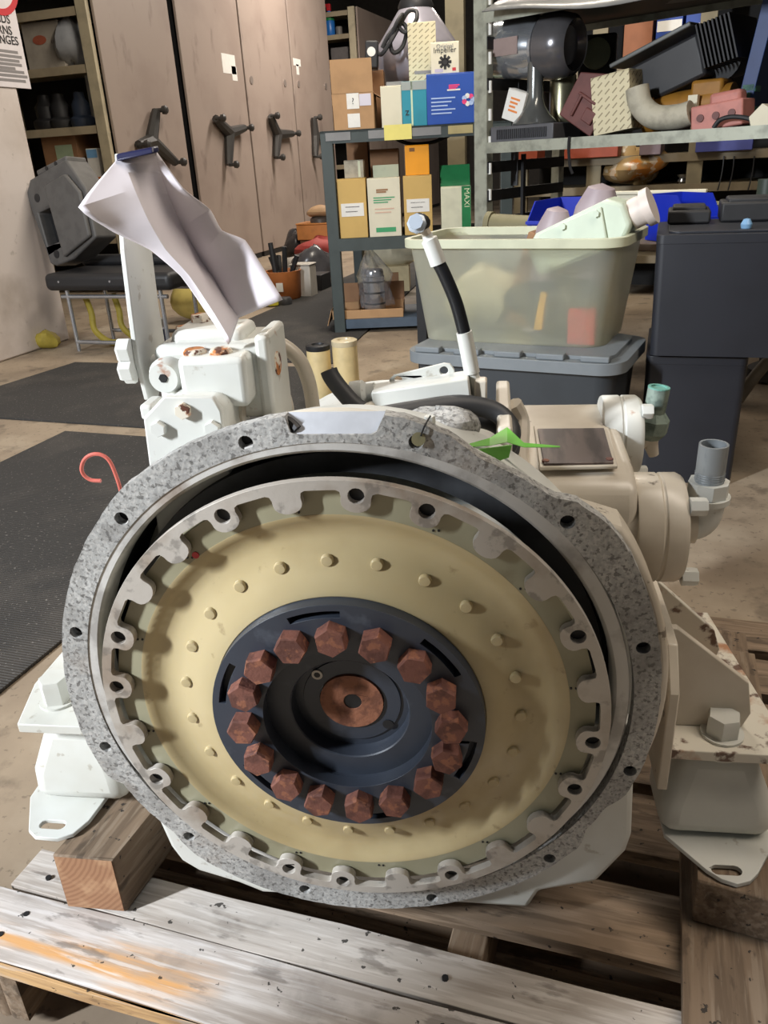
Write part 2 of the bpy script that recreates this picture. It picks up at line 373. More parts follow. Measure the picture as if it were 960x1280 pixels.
# added column, out of view, that shades the right side of the gearbox
m = MB(); u = Vector((.63, -.776, 0)).normalized(); w = Vector((-u.y, u.x, 0)); c = Vector((-1.348, -.499, 1.6))
RC = Matrix((u, w, Vector((0, 0, 1)))).transposed()
m.box(c + w * .05, (.090, .012, 3.2), RC).box(c - w * .05, (.090, .012, 3.2), RC).box(c, (.050, .09, 3.2), RC)
struct(m.build('shade_column', simple('shade_column_paint', (140, 140, 132), .5)))

def mat_on_floor(label, corners, zt=.008):
    c = Vector((sum(p[0] for p in corners) / 4, sum(p[1] for p in corners) / 4, 0))
    o = MB().prism([(p[0] - c.x, p[1] - c.y) for p in corners], 0.0005, zt, axis='z').build('floor_mat', MATM, bevel=.002, loc=c)
    return tag(o, label, 'mat', 'black rubber floor mats')
mat_on_floor('ribbed black rubber mat lying beside the pallet', [(-1.13, .45), (-1.13, 2.36), (-2.10, 2.38), (-2.10, .5)])
mat_on_floor('worn black rubber mat between the ribbed mat and the vinyl bench', [(-1.10, 2.46), (-1.3, 3.44), (-2.84, 3.40), (-2.96, 2.50)])
mat_on_floor('black rubber runner mat leading past the junk pile', [(-1.45, 3.52), (-1.9, 7.6), (-2.46, 7.6), (-2.42, 3.54)])

# ------------------------------------------------------------------ pallet (aligned with the building axes)
PZ = 0.128
pal = thing('pallet', 'weathered wooden pallet under the marine gearbox', 'pallet', (-.25, .80, 0))
def board(x0, x1, y0, y1, z0, z1, m, name='deck_board', sk=0.0):
    rd = random.Random(int(x0 * 991 + y0 * 777)); pts = []
    n = 8
    for i in range(n + 1): pts.append((x0 + (x1 - x0) * i / n, y0 + sk * i / n + rd.uniform(-.0022, .0022)))
    for i in range(n + 1): pts.append((x1 - (x1 - x0) * i / n, y1 + sk * (1 - i / n) + rd.uniform(-.0022, .0022)))
    o = MB().prism(pts, z0, z1, axis='z').build(name, m, pal, bevel=.002, loc=(.25, -.80, 0)); return o
board(-.80, .40, .4245, .505, PZ - .019, PZ, WOODF)
board(-.80, .40, .4200, .4240, PZ - .0185, PZ - .0015, WOODO, 'split_edge')
board(-.68, .40, .509, .566, PZ - .021, PZ - .002, WOODG)
board(-.68, .40, .607, .70, PZ - .019, PZ - .001, WOODD)
for k, y in enumerate((.75, .87, .99, 1.11, 1.23)):
    board(-.68, .40, y, y + .095, PZ - .019, PZ - .001, WOODD)
for x in (-.655, -.16, .30):
    board(x, x + .04, .43, 1.32, .018, PZ - .0205, WOODB, 'stringer')
for y in (.66, .88, 1.10, 1.22):
    board(-.68, .40, y, y + .09, 0.0, .0175, WOODD, 'bottom_board')
# nail heads of the front boards
for (x, y) in ((-.64, .45), (-.63, .48), (-.145, .45), (-.14, .485), (.31, .46), (-.64, .53), (-.15, .535), (.32, .54), (.31, .64), (-.145, .64)):
    MB().cyl((x, y, PZ - .004), (x, y, PZ + .0008), .0035, n=8).build('nail', DKMETAL, pal, loc=(.25, -.80, 0))

# timbers under the gearbox feet
BT = 0.2092                          # top of the timbers
def timber(name, label, pts, z0, z1, end=True):
    c = Vector((sum(p[0] for p in pts) / 4, sum(p[1] for p in pts) / 4, z0))
    o = thing(name, label, 'timber', c)
    MB().prism([(p[0] - c.x, p[1] - c.y) for p in pts], 0, z1 - z0, axis='z').build('beam', WOODB, o, bevel=.002)
    if end:
        a, b = Vector((*pts[0], 0)) - Vector((c.x, c.y, 0)), Vector((*pts[1], 0)) - Vector((c.x, c.y, 0))
        d = (b - a).normalized(); nrm = Vector((d.y, -d.x, 0)); h = z1 - z0
        vs = [a + d * .002 + nrm * .0006 + Vector((0, 0, .002)), b - d * .002 + nrm * .0006 + Vector((0, 0, .002))]
        vs += [vs[1] + Vector((0, 0, h - .004)), vs[0] + Vector((0, 0, h - .004))]; n2 = [v - nrm * .003 for v in vs]
        MB().add(vs + n2, [(0, 1, 2, 3), (7, 6, 5, 4), (0, 4, 5, 1), (1, 5, 6, 2), (2, 6, 7, 3), (3, 7, 4, 0)]).build('end_grain', ENDG, o, smooth=0)
    return o
a = at(65, 1069, z=BT); b = at(141, 1075, z=BT)
timber('timber_block', 'thick timber block under the white foot beside the rubber mat, orange end grain showing', [(a.x, a.y), (b.x, b.y), (b.x + .015, b.y + .50), (a.x + .015, a.y + .50)], PZ + .0005, BT)
timber('timber_plank', 'thin dark plank laid across the pallet boards under the right-hand timber block', [(.078, .40), (.185, .40), (.185, 1.25), (.078, 1.25)], PZ + .0005, PZ + .019, end=False)
a = at(872, 1101, z=BT - .0035); b = at(968, 1128, z=BT - .0035)
timber('timber_block', 'shorter timber block on the thin plank under the rusty mount foot', [(a.x, a.y), (b.x + .02, b.y), (b.x + .02, b.y + .45), (a.x, a.y + .45)], PZ + .0195, BT - .0035, end=False)  # no end grain: the darker side wood stands in for shade

# ------------------------------------------------------------------ marine gearbox
GBASE = Vector((0, .15, -.30))
gear = thing('marine_gearbox', 'white marine gearbox with open grey bell flange, amber coupling disc and black hub', 'gearbox')
gear.matrix_world = Matrix([[*GR[0], GT[0]], [*GR[1], GT[1]], [*GR[2], GT[2]], [0, 0, 0, 1]]) @ Matrix.Translation(GBASE)
def part(mb, name, mat, parent=None, smooth=35, bevel=0.0, seg=2, label=None):
    o = mb.build(name, mat, gear if parent is None else parent, smooth, bevel, seg)
    if parent is None: o.location = -GBASE
    if label: o['label'] = label
    return o
def hexbolt(p, d, af, h, name, mat, parent, phase=0.0, washer=0.0):
    p = Vector(p); d = Vector(d).normalized(); r = af / math.sqrt(3); m = MB()
    if washer: m.cyl(p, p + d * .003, washer, n=20); p = p + d * .003
    q = d.to_track_quat('Z', 'Y'); rings = []
    for rr, hh in ((r, 0), (r, h * .82), (r * .92, h)):
        rings.append([p + q @ Vector((rr * math.cos(PI / 3 * i + phase), rr * math.sin(PI / 3 * i + phase), hh)) for i in range(6)])
    vs = rings[0] + rings[1] + rings[2]; fs = [tuple(range(5, -1, -1)), tuple(range(12, 18))]
    for k in (0, 6):
        fs += [(k + i, k + (i + 1) % 6, k + (i + 1) % 6 + 6, k + i + 6) for i in range(6)]
    m.add(vs, fs); return part(m, name, mat, parent, smooth=20)

# bell housing flange
prof = [(87, .2825), (97, .2805), (105, .279), (123, .280), (130, .282), (139, .279), (156, .278), (168, .278), (183, .280), (196, .283), (203, .283), (205.5, .2735), (213, .2735), (222, .2735), (228, .2815), (232, .2825), (246, .282), (264, .280), (281, .276), (296, .275), (308, .275), (318, .2735), (322, .2735), (327, .264), (334, .2635), (338, .272), (344, .2735), (360, .275), (371, .277), (381, .281), (394, .287), (400, .287), (407, .282), (410, .2725), (418, .2705), (424, .269), (427, .2735), (430, .277), (438, .282), (447, .2825)]
def rad(deg):
    while deg < 87: deg += 360
    for (a, r), (b, s) in zip(prof, prof[1:]):
        if a <= deg <= b: return r + (s - r) * (deg - a) / (b - a)
    return .28
out = []
rj = random.Random(3)
for k in range(240):
    a = 90 + k * 1.5; r = rad(a % 360 + (360 if a % 360 < 87 else 0)) + rj.uniform(-.0005, .0005)
    x, z = r * math.cos(math.radians(a)), r * math.sin(math.radians(a))
    if z > .25 and -.0345 < x < .0445: continue
    out.append((x, z))
out += [(.0445, .2785), (.0375, .2645), (.033, .2625), (-.026, .2625), (-.031, .2645), (-.0345, .2775)]
BH = [(.265 * math.cos(math.radians(15 + 30 * k)), .265 * math.sin(math.radians(15 + 30 * k))) for k in range(12)]
bolts = [circle(.265 * math.cos(math.radians(15 + 30 * k)), .265 * math.sin(math.radians(15 + 30 * k)), .0062, 14) for k in range(12)]
bell = part(MB().prism(out, 0, .013, [circle(0, .003, .2530, 120)] + bolts), 'bell_flange', CAST, bevel=.0008, label='mottled grey cast bell flange with bolt holes')
part(MB().lathe([(.2518, .0020), (.2508, .0010), (.2405, .0010), (.2385, .0025), (.2370, .0060), (.2370, .030), (.2518, .030)], (-.0025, 0, .009), n=128, close=True), 'bore_lip', ALU, bell)
for x, z in BH: part(MB().cyl((x, .0100, z), (x, .0130, z), .0066, n=14), 'bolt_hole_shade', DKMETAL, bell)  # dark discs paint the shade down inside the bolt holes
# bell body behind the flange, open bore
part(MB().lathe([(.2575, .0302), (.258, .032), (.258, .05), (.255, .10), (.235, .15), (.20, .20), (.19, .40), (.02, .40), (.02, .112), (.2475, .112), (.2475, .0302)], n=96, close=True), 'bell_housing', WHITE)
part(MB().lathe([(.2472, .0302), (.2472, .1115), (.2450, .1115), (.2450, .0302)], n=96, close=True), 'bore_wall', DARKIN, bell)
part(MB().lathe([(.2325, .040), (.2325, .105), (.214, .105), (.214, .040)], n=96, close=True), 'flywheel_band', BAND, bell)
# timing pocket at the top of the flange
m = MB(); m.add([(-.034, .002, .262), (.0435, .002, .262), (.0435, .012, .2775), (-.034, .012, .2775), (-.034, .012, .262), (.0435, .012, .262), (.0435, .022, .2745), (-.034, .022, .2745)],
                [(0, 1, 2, 3), (7, 6, 5, 4), (0, 4, 5, 1), (1, 5, 6, 2), (2, 6, 7, 3), (3, 7, 4, 0)])
part(m, 'timing_pocket', simple('pocket_sky_sheen', (196, 199, 206), .4, .1, .3, 40, .6), bell, smooth=0)  # bluish white puts the sky's reflection into the colour
m = MB().tube([g(348, 523, y=.018), g(390, 517, y=.018), g(440, 516, y=.018), g(500, 525, y=.018), g(560, 543, y=.018)], .0042, 8)
part(m, 'painted_rim', BEIGE, bell)
part(MB().tube([g(352, 524, y=.010), g(362, 527, y=.008), g(372, 537, y=.004)], .004, 8), 'pocket_edge', DKMETAL, bell)
fl = [(.289 * math.cos(math.radians(a)), .289 * math.sin(math.radians(a))) for a in range(-28, 36, 3)] + [(.262 * math.cos(math.radians(a)), .262 * math.sin(math.radians(a))) for a in range(44, -29, -4)]
part(MB().prism(fl, .030, .075), 'case_flare', BEIGE, bell, bevel=.006, seg=3)
# lower skirt of the housing
sk = [g(*p, y=.020) for p in ((792, 900), (791, 985), (789, 1040), (782, 1060), (745, 1098), (674, 1110), (660, 1131), (590, 1126), (330, 1112), (300, 1100), (250, 1085), (228, 1072), (215, 1055), (192, 1005), (170, 900))]
part(MB().prism([(p.x, p.z) for p in sk], .0145, .14), 'lower_housing', WHITE, bevel=.006, seg=3)
part(MB().box((-.02, .34, -.01), (.34, .26, .28)), 'gear_case', WHITE, bevel=.03, seg=4)
part(MB().box((.19, .044, -.232), (.10, .012, .006), Matrix.Rotation(-.62, 3, 'Y')), 'rim_step', WHITE, bell, bevel=.001)

# coupling ring with inward tabs
a0 = math.radians(84.44); inner = []
def pol(r, a): return (r * math.cos(a), r * math.sin(a))
tabholes = []; THC = []
for k in range(24):
    a = a0 - k * math.radians(15); ca, sa = math.cos(a), math.sin(a)
    def loc(t, d): return (ca * d - sa * t * -1, sa * d - ca * t) if False else (ca * d + sa * t, sa * d - ca * t)
    hw = .0122
    seq = [(-hw - .0045, .2222), (-hw - .0012, .2210), (-hw, .2175), (-hw, .2125)]
    seq += [(-hw * math.cos(u), .2125 - .0085 * math.sin(u)) for u in (PI * .12, PI * .25, PI * .38, PI * .5, PI * .62, PI * .75, PI * .88)]
    seq += [(hw, .2125), (hw, .2175), (hw + .0012, .2210), (hw + .0045, .2222)]
    inner += [loc(t, d) for t, d in seq]
    mid = a - math.radians(7.5); inner += [pol(.2226, mid + math.radians(1.2)), pol(.2226, mid - math.radians(1.2))]
    if k % 6 in (0, 1, 4): tabholes.append(circle(*pol(.2187, a), .0068, 16)); THC.append(pol(.2187, a))
ring = part(MB().prism(circle(0, 0, .2315, 144), -.018, -.0105, [inner] + tabholes), 'coupling_ring', STEEL, bevel=.0008)
for x, z in THC: part(MB().cyl((x, -.0112, z), (x, -.0098, z), .0071, n=16), 'tab_hole_shade', BLACK, ring)  # black discs stand for the shade inside the tab holes
# amber disc
disc = part(MB().lathe([(.100, .0065), (.2195, .0065), (.2195, -.0092), (.1965, -.0092), (.1955, .0045), (.100, .0045)], n=128, close=True), 'coupling_disc', RESINEDGE)
part(MB().lathe([(.1975, -.0094), (.1945, -.0090), (.190, -.0062), (.182, -.0022), (.171, -.0014), (.157, -.0062), (.143, -.0118), (.131, -.0160), (.1245, -.0168), (.1215, -.0150), (.1215, .004), (.1975, .004)], n=128, close=True), 'dished_web', RESIN, disc)
for k in range(23):
    a = math.radians(93.3 + 15.65 * k); x, z = pol(.1545, a)
    part(MB().lathe([(.0056, 0), (.0056, .0026), (.0046, .0040), (0.0, .0044)], (x, -.0068, z), (0, -1, 0), 14), 'rivet', RESIN, disc)
rd = random.Random(5)
for k in range(12):
    a = math.radians(98 + 30 * k + rd.uniform(-3, 3)); 
    for dx in (-.0022, .0022):
        x, z = pol(.2015, a); part(MB().cyl((x + dx, -.0088, z), (x + dx, -.0099, z), .0011, n=8), 'pin_hole', DKMETAL, disc)
part(MB().cyl((-.1225, -.009, .158), (-.1225, -.0100, .158), .0032, n=12), 'red_paint_dot', RED, disc)
# hub
slots = []
for k in range(6):
    c = math.radians(100.3 - 60 * k); s = []
    for i in range(9): s.append(pol(.1172, c - math.radians(11.5) + math.radians(23) * i / 8))
    for i in range(9): s.append(pol(.1108, c + math.radians(11.5) - math.radians(23) * i / 8))
    slots.append(s)
hub = part(MB().prism(circle(0, 0, .1235, 96), -.029, -.016, [circle(0, 0, .0765, 64)] + slots), 'hub_plate', HUB, bevel=.0008)
part(MB().lathe([(.1195, -.0155), (.0770, -.0155), (.0770, -.0125), (.0556, -.0125), (.0545, -.0115), (.0535, .003), (.046, .003), (.0455, .0015), (.0305, .0015), (.0305, .008), (.1195, .008)], n=96, close=True), 'hub_recess', HUB, hub)
plug = part(MB().prism(circle(0, 0, .0297, 40), -.0005, .007, [circle(.001, .0005, .0085, 20)]), 'shaft_plug', RUSTPLUG, hub, bevel=.0008)
part(MB().lathe([(.0085, .0005), (.0085, .012), (0.0, .0125)], (.001, 0, .0005), n=20), 'centre_hole', DKMETAL, hub)
part(MB().lathe([(.0052, -.0006), (.0052, .001), (.003, .001), (.003, -.0006)], (-.0303, .001, .0287), n=16, close=True), 'dowel', STEEL, hub)
part(MB().cyl((-.0303, .0012, .0287), (-.0303, .0005, .0287), .003, n=12), 'dowel_hole', DKMETAL, hub)
part(MB().cyl((.0327, .0012, -.0259), (.0327, .0006, -.0259), .0052, n=14), 'dowel_hole', DKMETAL, hub)
for k, a in enumerate((115.5, 93.1, 70.3, 47.1, 24.1, 3.2, -17.9, -39.6, -64.6, -86.1, -109.3, -130.2, -153.6, -176.7, 159.8, 138.3)):
    x, z = pol(.0940, math.radians(a)); hexbolt((x, -.0288, z), (0, -1, 0), .0250, .0145, 'hub_bolt', RUST, hub, phase=math.radians((k * 37) % 60))

# ---- valve block, cover, lever on the top
cv = [(-.1747, .2604), (-.1538, .2790), (-.1085, .2780), (-.1030, .2660), (-.1030, .14), (-.182, .14)]
cover = part(MB().prism(cv, .050, .058), 'control_cover', WHITE, bevel=.002)
part(MB().prism([(x * .985 - .001, z - .004) for x, z in cv], .058, .125), 'pump_body', WHITE, cover, bevel=.008, seg=3)
for x, z in ((-.1361, .2676), (-.1608, .2518), (-.1122, .2514)):
    hexbolt((x, .050, z), (0, -1, 0), .0125, .006, 'cover_bolt', ORUST if x == -.1361 else WHITE, cover, phase=.4)
part(MB().box((-.1755, .075, .262), (.012, .03, .014)), 'cover_lug', WHITE, cover, bevel=.003)
vb = part(MB().box((-.130, .148, .274), (.104, .080, .07)), 'valve_block', WHITE, bevel=.008, seg=3)
part(MB().box((-.1185, .104, .2815), (.062, .045, .046)), 'valve_front', WHITE, vb, bevel=.006, seg=3)
part(MB().box((-.0775, .138, .25), (.013, .066, .135)), 'side_plate', WHITE, vb, bevel=.004)
part(MB().box((-.135, .152, .308), (.07, .055, .022)), 'valve_top', WHITE, vb, bevel=.008, seg=3)
part(MB().lathe([(.0165, 0), (.0165, .012), (.0135, .017), (.0135, .020), (.004, .020), (.004, .014), (0, .014)], (-.168, .112, .284), (0, -1, 0), 24), 'spool_plug', WHITE, vb)
part(MB().cyl((-.168, .0925, .284), (-.168, .0912, .284), .0042, n=6), 'hex_socket', DKMETAL, vb)
for x, y, z in ((-.1375, .10, .3040), (-.1135, .10, .3040)):
    part(MB().lathe([(.0105, 0), (.0105, .002), (.0085, .0045), (0, .005)], (x, y, z), (0, 0, 1), 18), 'rusty_cap', ORUST, vb)
for x, y, z in ((-.163, .150, .308), (-.152, .165, .316)):
    hexbolt((x, y, z), (0, 0, 1), .016, .010, 'hex_cap', ORUST, vb)
part(MB().lathe([(.005, 0), (.005, .007), (.003, .009), (0, .009)], (-.118, .150, .318), (0, 0, 1), 14), 'bleed_nipple', WHITE, vb)
part(MB().cyl((-.0715, .130, .286), (-.0700, .130, .286), .011, n=18), 'rusty_port', ORUST, vb)
part(MB().cyl((-.14, .110, .252), (-.10, .110, .247), .016, n=20), 'valve_neck', BEIGE, vb)
part(MB().cyl((-.200, .135, .285), (-.170, .135, .285), .010, n=18), 'lever_shaft', WHITE, vb)
# lever plate lies in a fore-and-aft plane
lev = [g(*p, x=-.195) for p in ((184, 500), (196, 498), (200, 470), (206, 440), (196, 380), (188, 315), (188, 250), (192, 190), (147, 192), (150, 255), (154, 315), (163, 390), (171, 450))]
lever = part(MB().prism([(p.y, p.z) for p in lev], -.198, -.193, axis='x'), 'control_lever', WHITE, bevel=.001)
for (px, py) in ((156, 438), (159, 462)):
    q = g(px, py, x=-.205); hexbolt((-.198, q.y, q.z), (-1, 0, 0), .020, .012, 'lever_nut', WHITE, lever, phase=.3)
q = g(161, 472, x=-.216); hexbolt((-.209, q.y, q.z), (-1, 0, 0), .010, .010, 'lever_pin', WHITE, lever)
# bent oil pipes behind the valve block
part(MB().tube([g(318, 428, y=.20), g(345, 428, y=.20), g(372, 447, y=.20), g(386, 478, y=.20), g(392, 515, y=.20)], .0075, 14), 'oil_pipe', BEIGE)
part(MB().tube([g(330, 462, y=.19), g(346, 476, y=.19), g(357, 500, y=.19), g(362, 530, y=.19)], .0068, 14), 'oil_pipe', BEIGE)
# oil distributor bar with drilled plate
Rb = Matrix.Rotation(-.128, 3, 'Y')
bar = part(MB().box((.0600, .166, .2455), (.094, .032, .0215), Rb), 'oil_bar', WHITE, bevel=.0015)
pl = [g(*p, y=.181) for p in ((484, 492), (487, 474), (492, 469), (555, 454), (563, 455), (568, 462), (569, 480))]
h1, h2 = g(498, 475, y=.181), g(555, 463, y=.181)
part(MB().prism([(p.x, p.z) for p in pl], .180, .184, [circle(h1.x, h1.z, .0042, 12), circle(h2.x, h2.z, .0042, 12)]), 'drilled_plate', WHITE, bar, bevel=.0006)
c0 = g(447, 492, y=.17)
part(MB().lathe([(.014, 0), (.014, .012), (.010, .016), (.010, .024)], (c0.x - .006, .17, c0.z - .002), (1, 0, .12), 20), 'bar_end', WHITE, bar)
part(MB().tube([g(455, 512, y=.14), g(463, 507, y=.15), g(472, 505, y=.16)], .004, 10), 'bar_nipple', BEIGE, bar)
part(MB().tube([g(411, 463, y=.16), g(415, 472, y=.158), g(427, 488, y=.155), g(446, 508, y=.15), g(470, 520, y=.15)], .0085, 14), 'rubber_hose', RUBBER)
# hydraulic hose standing up
hy = [g(*p, y=.17) for p in ((590, 466), (585, 440), (580, 415), (570, 378), (555, 342), (546, 325))]
hose = part(MB().tube(hy[2:], .0062, 14), 'hydraulic_hose', HOSE)
part(MB().tube([hy[0], hy[1], hy[2]], .0076, 14), 'hose_ferrule', WHITE, hose)
e = [g(*p, y=.17) for p in ((548, 330), (540, 308), (534, 294))]
part(MB().tube([e[0], e[1], e[2]], lambda t: .0076 if t < .8 else .0050, 14), 'hose_ferrule', WHITE, hose)
part(MB().tube([e[2], g(529, 284, y=.17)], .0045, 10), 'hose_neck', BEIGE, hose)
c1 = g(525, 279, y=.17); part(MB().blob(c1, (.0095, .0085, .0085), 3, .06, 12), 'hose_elbow', DKMETAL, hose)
part(MB().lathe([(.0088, 0), (.0088, .003), (.0065, .005), (.0065, .007), (0, .007)], c1 + Vector((-.002, -.007, 0)), (-.1, -1, .4), 8), 'hose_cap', simple('pale_steel', (176, 186, 198), .35, .3), hose)
part(MB().tube([g(590, 466, y=.17), g(594, 480, y=.17), g(598, 505, y=.17)], .0062, 12), 'hose_union', WHITE, hose)
q = g(601, 492, y=.165); part(MB().box(q, (.012, .016, .030)), 'union_block', BEIGE, hose, bevel=.002)
# coiled hoses on top of the case
for k, dy in enumerate((0, .028)):
    pts = [g(*p, y=yy + dy) for p, yy in (((470, 522), .10), ((520, 513), .12), ((575, 506), .14), ((618, 514), .15), ((638, 536), .14), ((632, 560), .12), ((606, 574), .10))]
    pts = [p + Vector((0, 0, -.012 * k)) for p in pts]
    part(MB().tube(pts, .0095, 12), 'coiled_hose', RUBBER)
part(MB().blob(g(545, 530, y=.11) , (.045, .03, .016), 4, .08, 16), 'case_dome', CAST)
q = g(578, 540, y=.10); hexbolt(q, (0, -1, .5), .013, .008, 'rusty_fitting', RUST, None)
q = g(537, 517, y=.03); hexbolt(q - Vector((0, 0, .012)), (0, 0, 1), .008, .010, 'stud', WHITE, bell)
part(MB().tube([g(538, 520, y=.012), g(531, 532, y=-.002), g(526, 545, y=-.003)], .0007, 6), 'tag_wire', DKMETAL, bell)
part(MB().cyl(g(523, 549, y=-.0035), g(523, 549, y=-.0015), .0055, n=14), 'wire_seal', simple('dull_brass', (140, 134, 104), .5, .4), bell)
part(MB().tube([g(640, 505, y=.20), g(650, 530, y=.20), g(648, 575, y=.16), g(655, 600, y=.12)], .010, 10), 'case_rib', BEIGE)
part(MB().box((.139, .18, .205), (.014, .15, .05)), 'case_wall', BEIGE, bevel=.003)

# ---- oil cooler on the right
bt = [(.100, .150), (.112, .170), (.150, .180), (.315, .184), (.330, .172), (.330, .04), (.10, .04)]
m = MB(); n = len(bt)
xs = ((.156, 0), (.262, 0))
m.add([(x0, p[0], p[1]) for x0, _ in xs for p in bt], [tuple(range(n)), tuple(range(2 * n - 1, n - 1, -1))] + [(i, (i + 1) % n, (i + 1) % n + n, i + n) for i in range(n)])
cool = part(m, 'oil_cooler', BEIGE, bevel=.009, seg=4)
part(MB().cyl((.10, .140, .114), (.262, .140, .114), .046, n=40), 'cooler_barrel', BEIGE, cool)
cap = part(MB().lathe([(.0525, 0), (.0535, .002), (.0535, .022), (.0520, .0235), (.0520, .0250), (.0535, .0265), (.0535, .041), (.051, .0455), (.040, .047), (0, .047)], (.262, .140, .114), (1, 0, 0), 48), 'cooler_cap', BEIGE, cool)
cap2 = part(MB().lathe([(.0435, 0), (.0445, .002), (.0445, .018), (.0432, .0195), (.0432, .021), (.0445, .0225), (.0445, .036), (.041, .041), (0, .042)], (.246, .272, .160), (1, 0, 0), 40), 'cooler_cap', WHITE, cool)
for px, py, yy, xx in ((857, 617, .140, .3110), (857, 702, .140, .3110)):
    z = .114 + (.044 if py < 650 else -.044); hexbolt((.308, .108, .114 + (z - .114) * .84), (1, 0, 0), .015, .015, 'cap_bolt', WHITE, cool)
for z in (.195, .125): hexbolt((.285, .250, z), (1, 0, 0), .014, .011, 'cap_bolt', WHITE, cool)
pn = [g(*p, z=.1855) for p in ((672, 536), (755, 535), (767, 578), (680, 580))]
part(MB().prism([(p.x, p.y) for p in pn], .1815, .1858, axis='z'), 'nameplate', NAMEPL, cool, bevel=.0005, label='dark worn metal nameplate')
pf = [g(*p, z=.1836) for p in ((667, 532), (760, 531), (772, 582), (675, 584))]
part(MB().prism([(p.x, p.y) for p in pf], .1800, .1836, axis='z'), 'nameplate_seat', BEIGE, cool, bevel=.001)
for px, py in ((682, 575), (762, 573)):
    q = g(px, py, z=.1865); part(MB().cyl(q - Vector((0, 0, .002)), q, .0035, n=10), 'plate_screw', RUST, cool)
part(MB().blob((.215, .100, .075), (.045, .03, .035), 71, .04, 20), 'cooler_boss', BEIGE, cool)
# elbow and nipple on the cap
el = [(.305, .140, .118), (.316, .140, .118), (.326, .140, .121), (.331, .140, .132), (.331, .140, .150)]
elbow = part(MB().tube(el, .0165, 20), 'pipe_elbow', WHITE)
part(MB().cyl((.307, .140, .118), (.322, .140, .118), .0195, n=24), 'elbow_collar', BEIGE, elbow)
part(MB().cyl((.331, .140, .143), (.331, .140, .1485), .0210, n=28), 'elbow_band', WHITE, elbow)
part(MB().cyl((.331, .140, .1485), (.331, .140, .163), .0190, n=8), 'elbow_hex', WHITE, elbow)
part(MB().lathe([(.0132, .163), (.0132, .200), (.0112, .200), (.0112, .163)], (.331, .140, 0), (0, 0, 1), 24, close=True), 'pipe_nipple', PIPE, elbow)
for k in range(4): part(MB().lathe([(.0134, 0), (.0138, .0006), (.0134, .0012)], (.331, .140, .1645 + k * .0022), (0, 0, 1), 20), 'thread', PIPE, elbow)
# corroded drain fitting on the rear cap
q0, q1, q2 = g(799, 553, y=.272), g(815, 530, y=.272), g(824, 484, y=.272)
fit = part(MB().cyl(Vector((.286, .272, q0.z)), Vector((q1.x, .272, q1.z - .012)), .010, n=16), 'drain_fitting', BEIGE)
part(MB().lathe([(.012, -.004), (.0185, .004), (.0185, .018), (.012, .026)], Vector((q1.x - .002, .272, q1.z - .012)), (.12, 0, 1), 8), 'fitting_hex', VERD, fit)
part(MB().tube([q1 + Vector((0, 0, .010)), q1 * .5 + q2 * .5, q2], .0115, 20, caps=False), 'fitting_tube', VERD, fit)
part(MB().lathe([(.0116, -.001), (.0116, .0005), (.0085, .0005), (.0085, -.012), (0, -.012)], q2, (.1, 0, 1), 20), 'tube_mouth', simple('verdigris', (96, 150, 138), .6), fit)
part(MB().tube([q1 + Vector((0, 0, -.008)), g(813, 552, y=.272), g(817, 569, y=.272)], lambda t: .0115 - .006 * t, 12), 'drain_spout', BEIGE, fit)

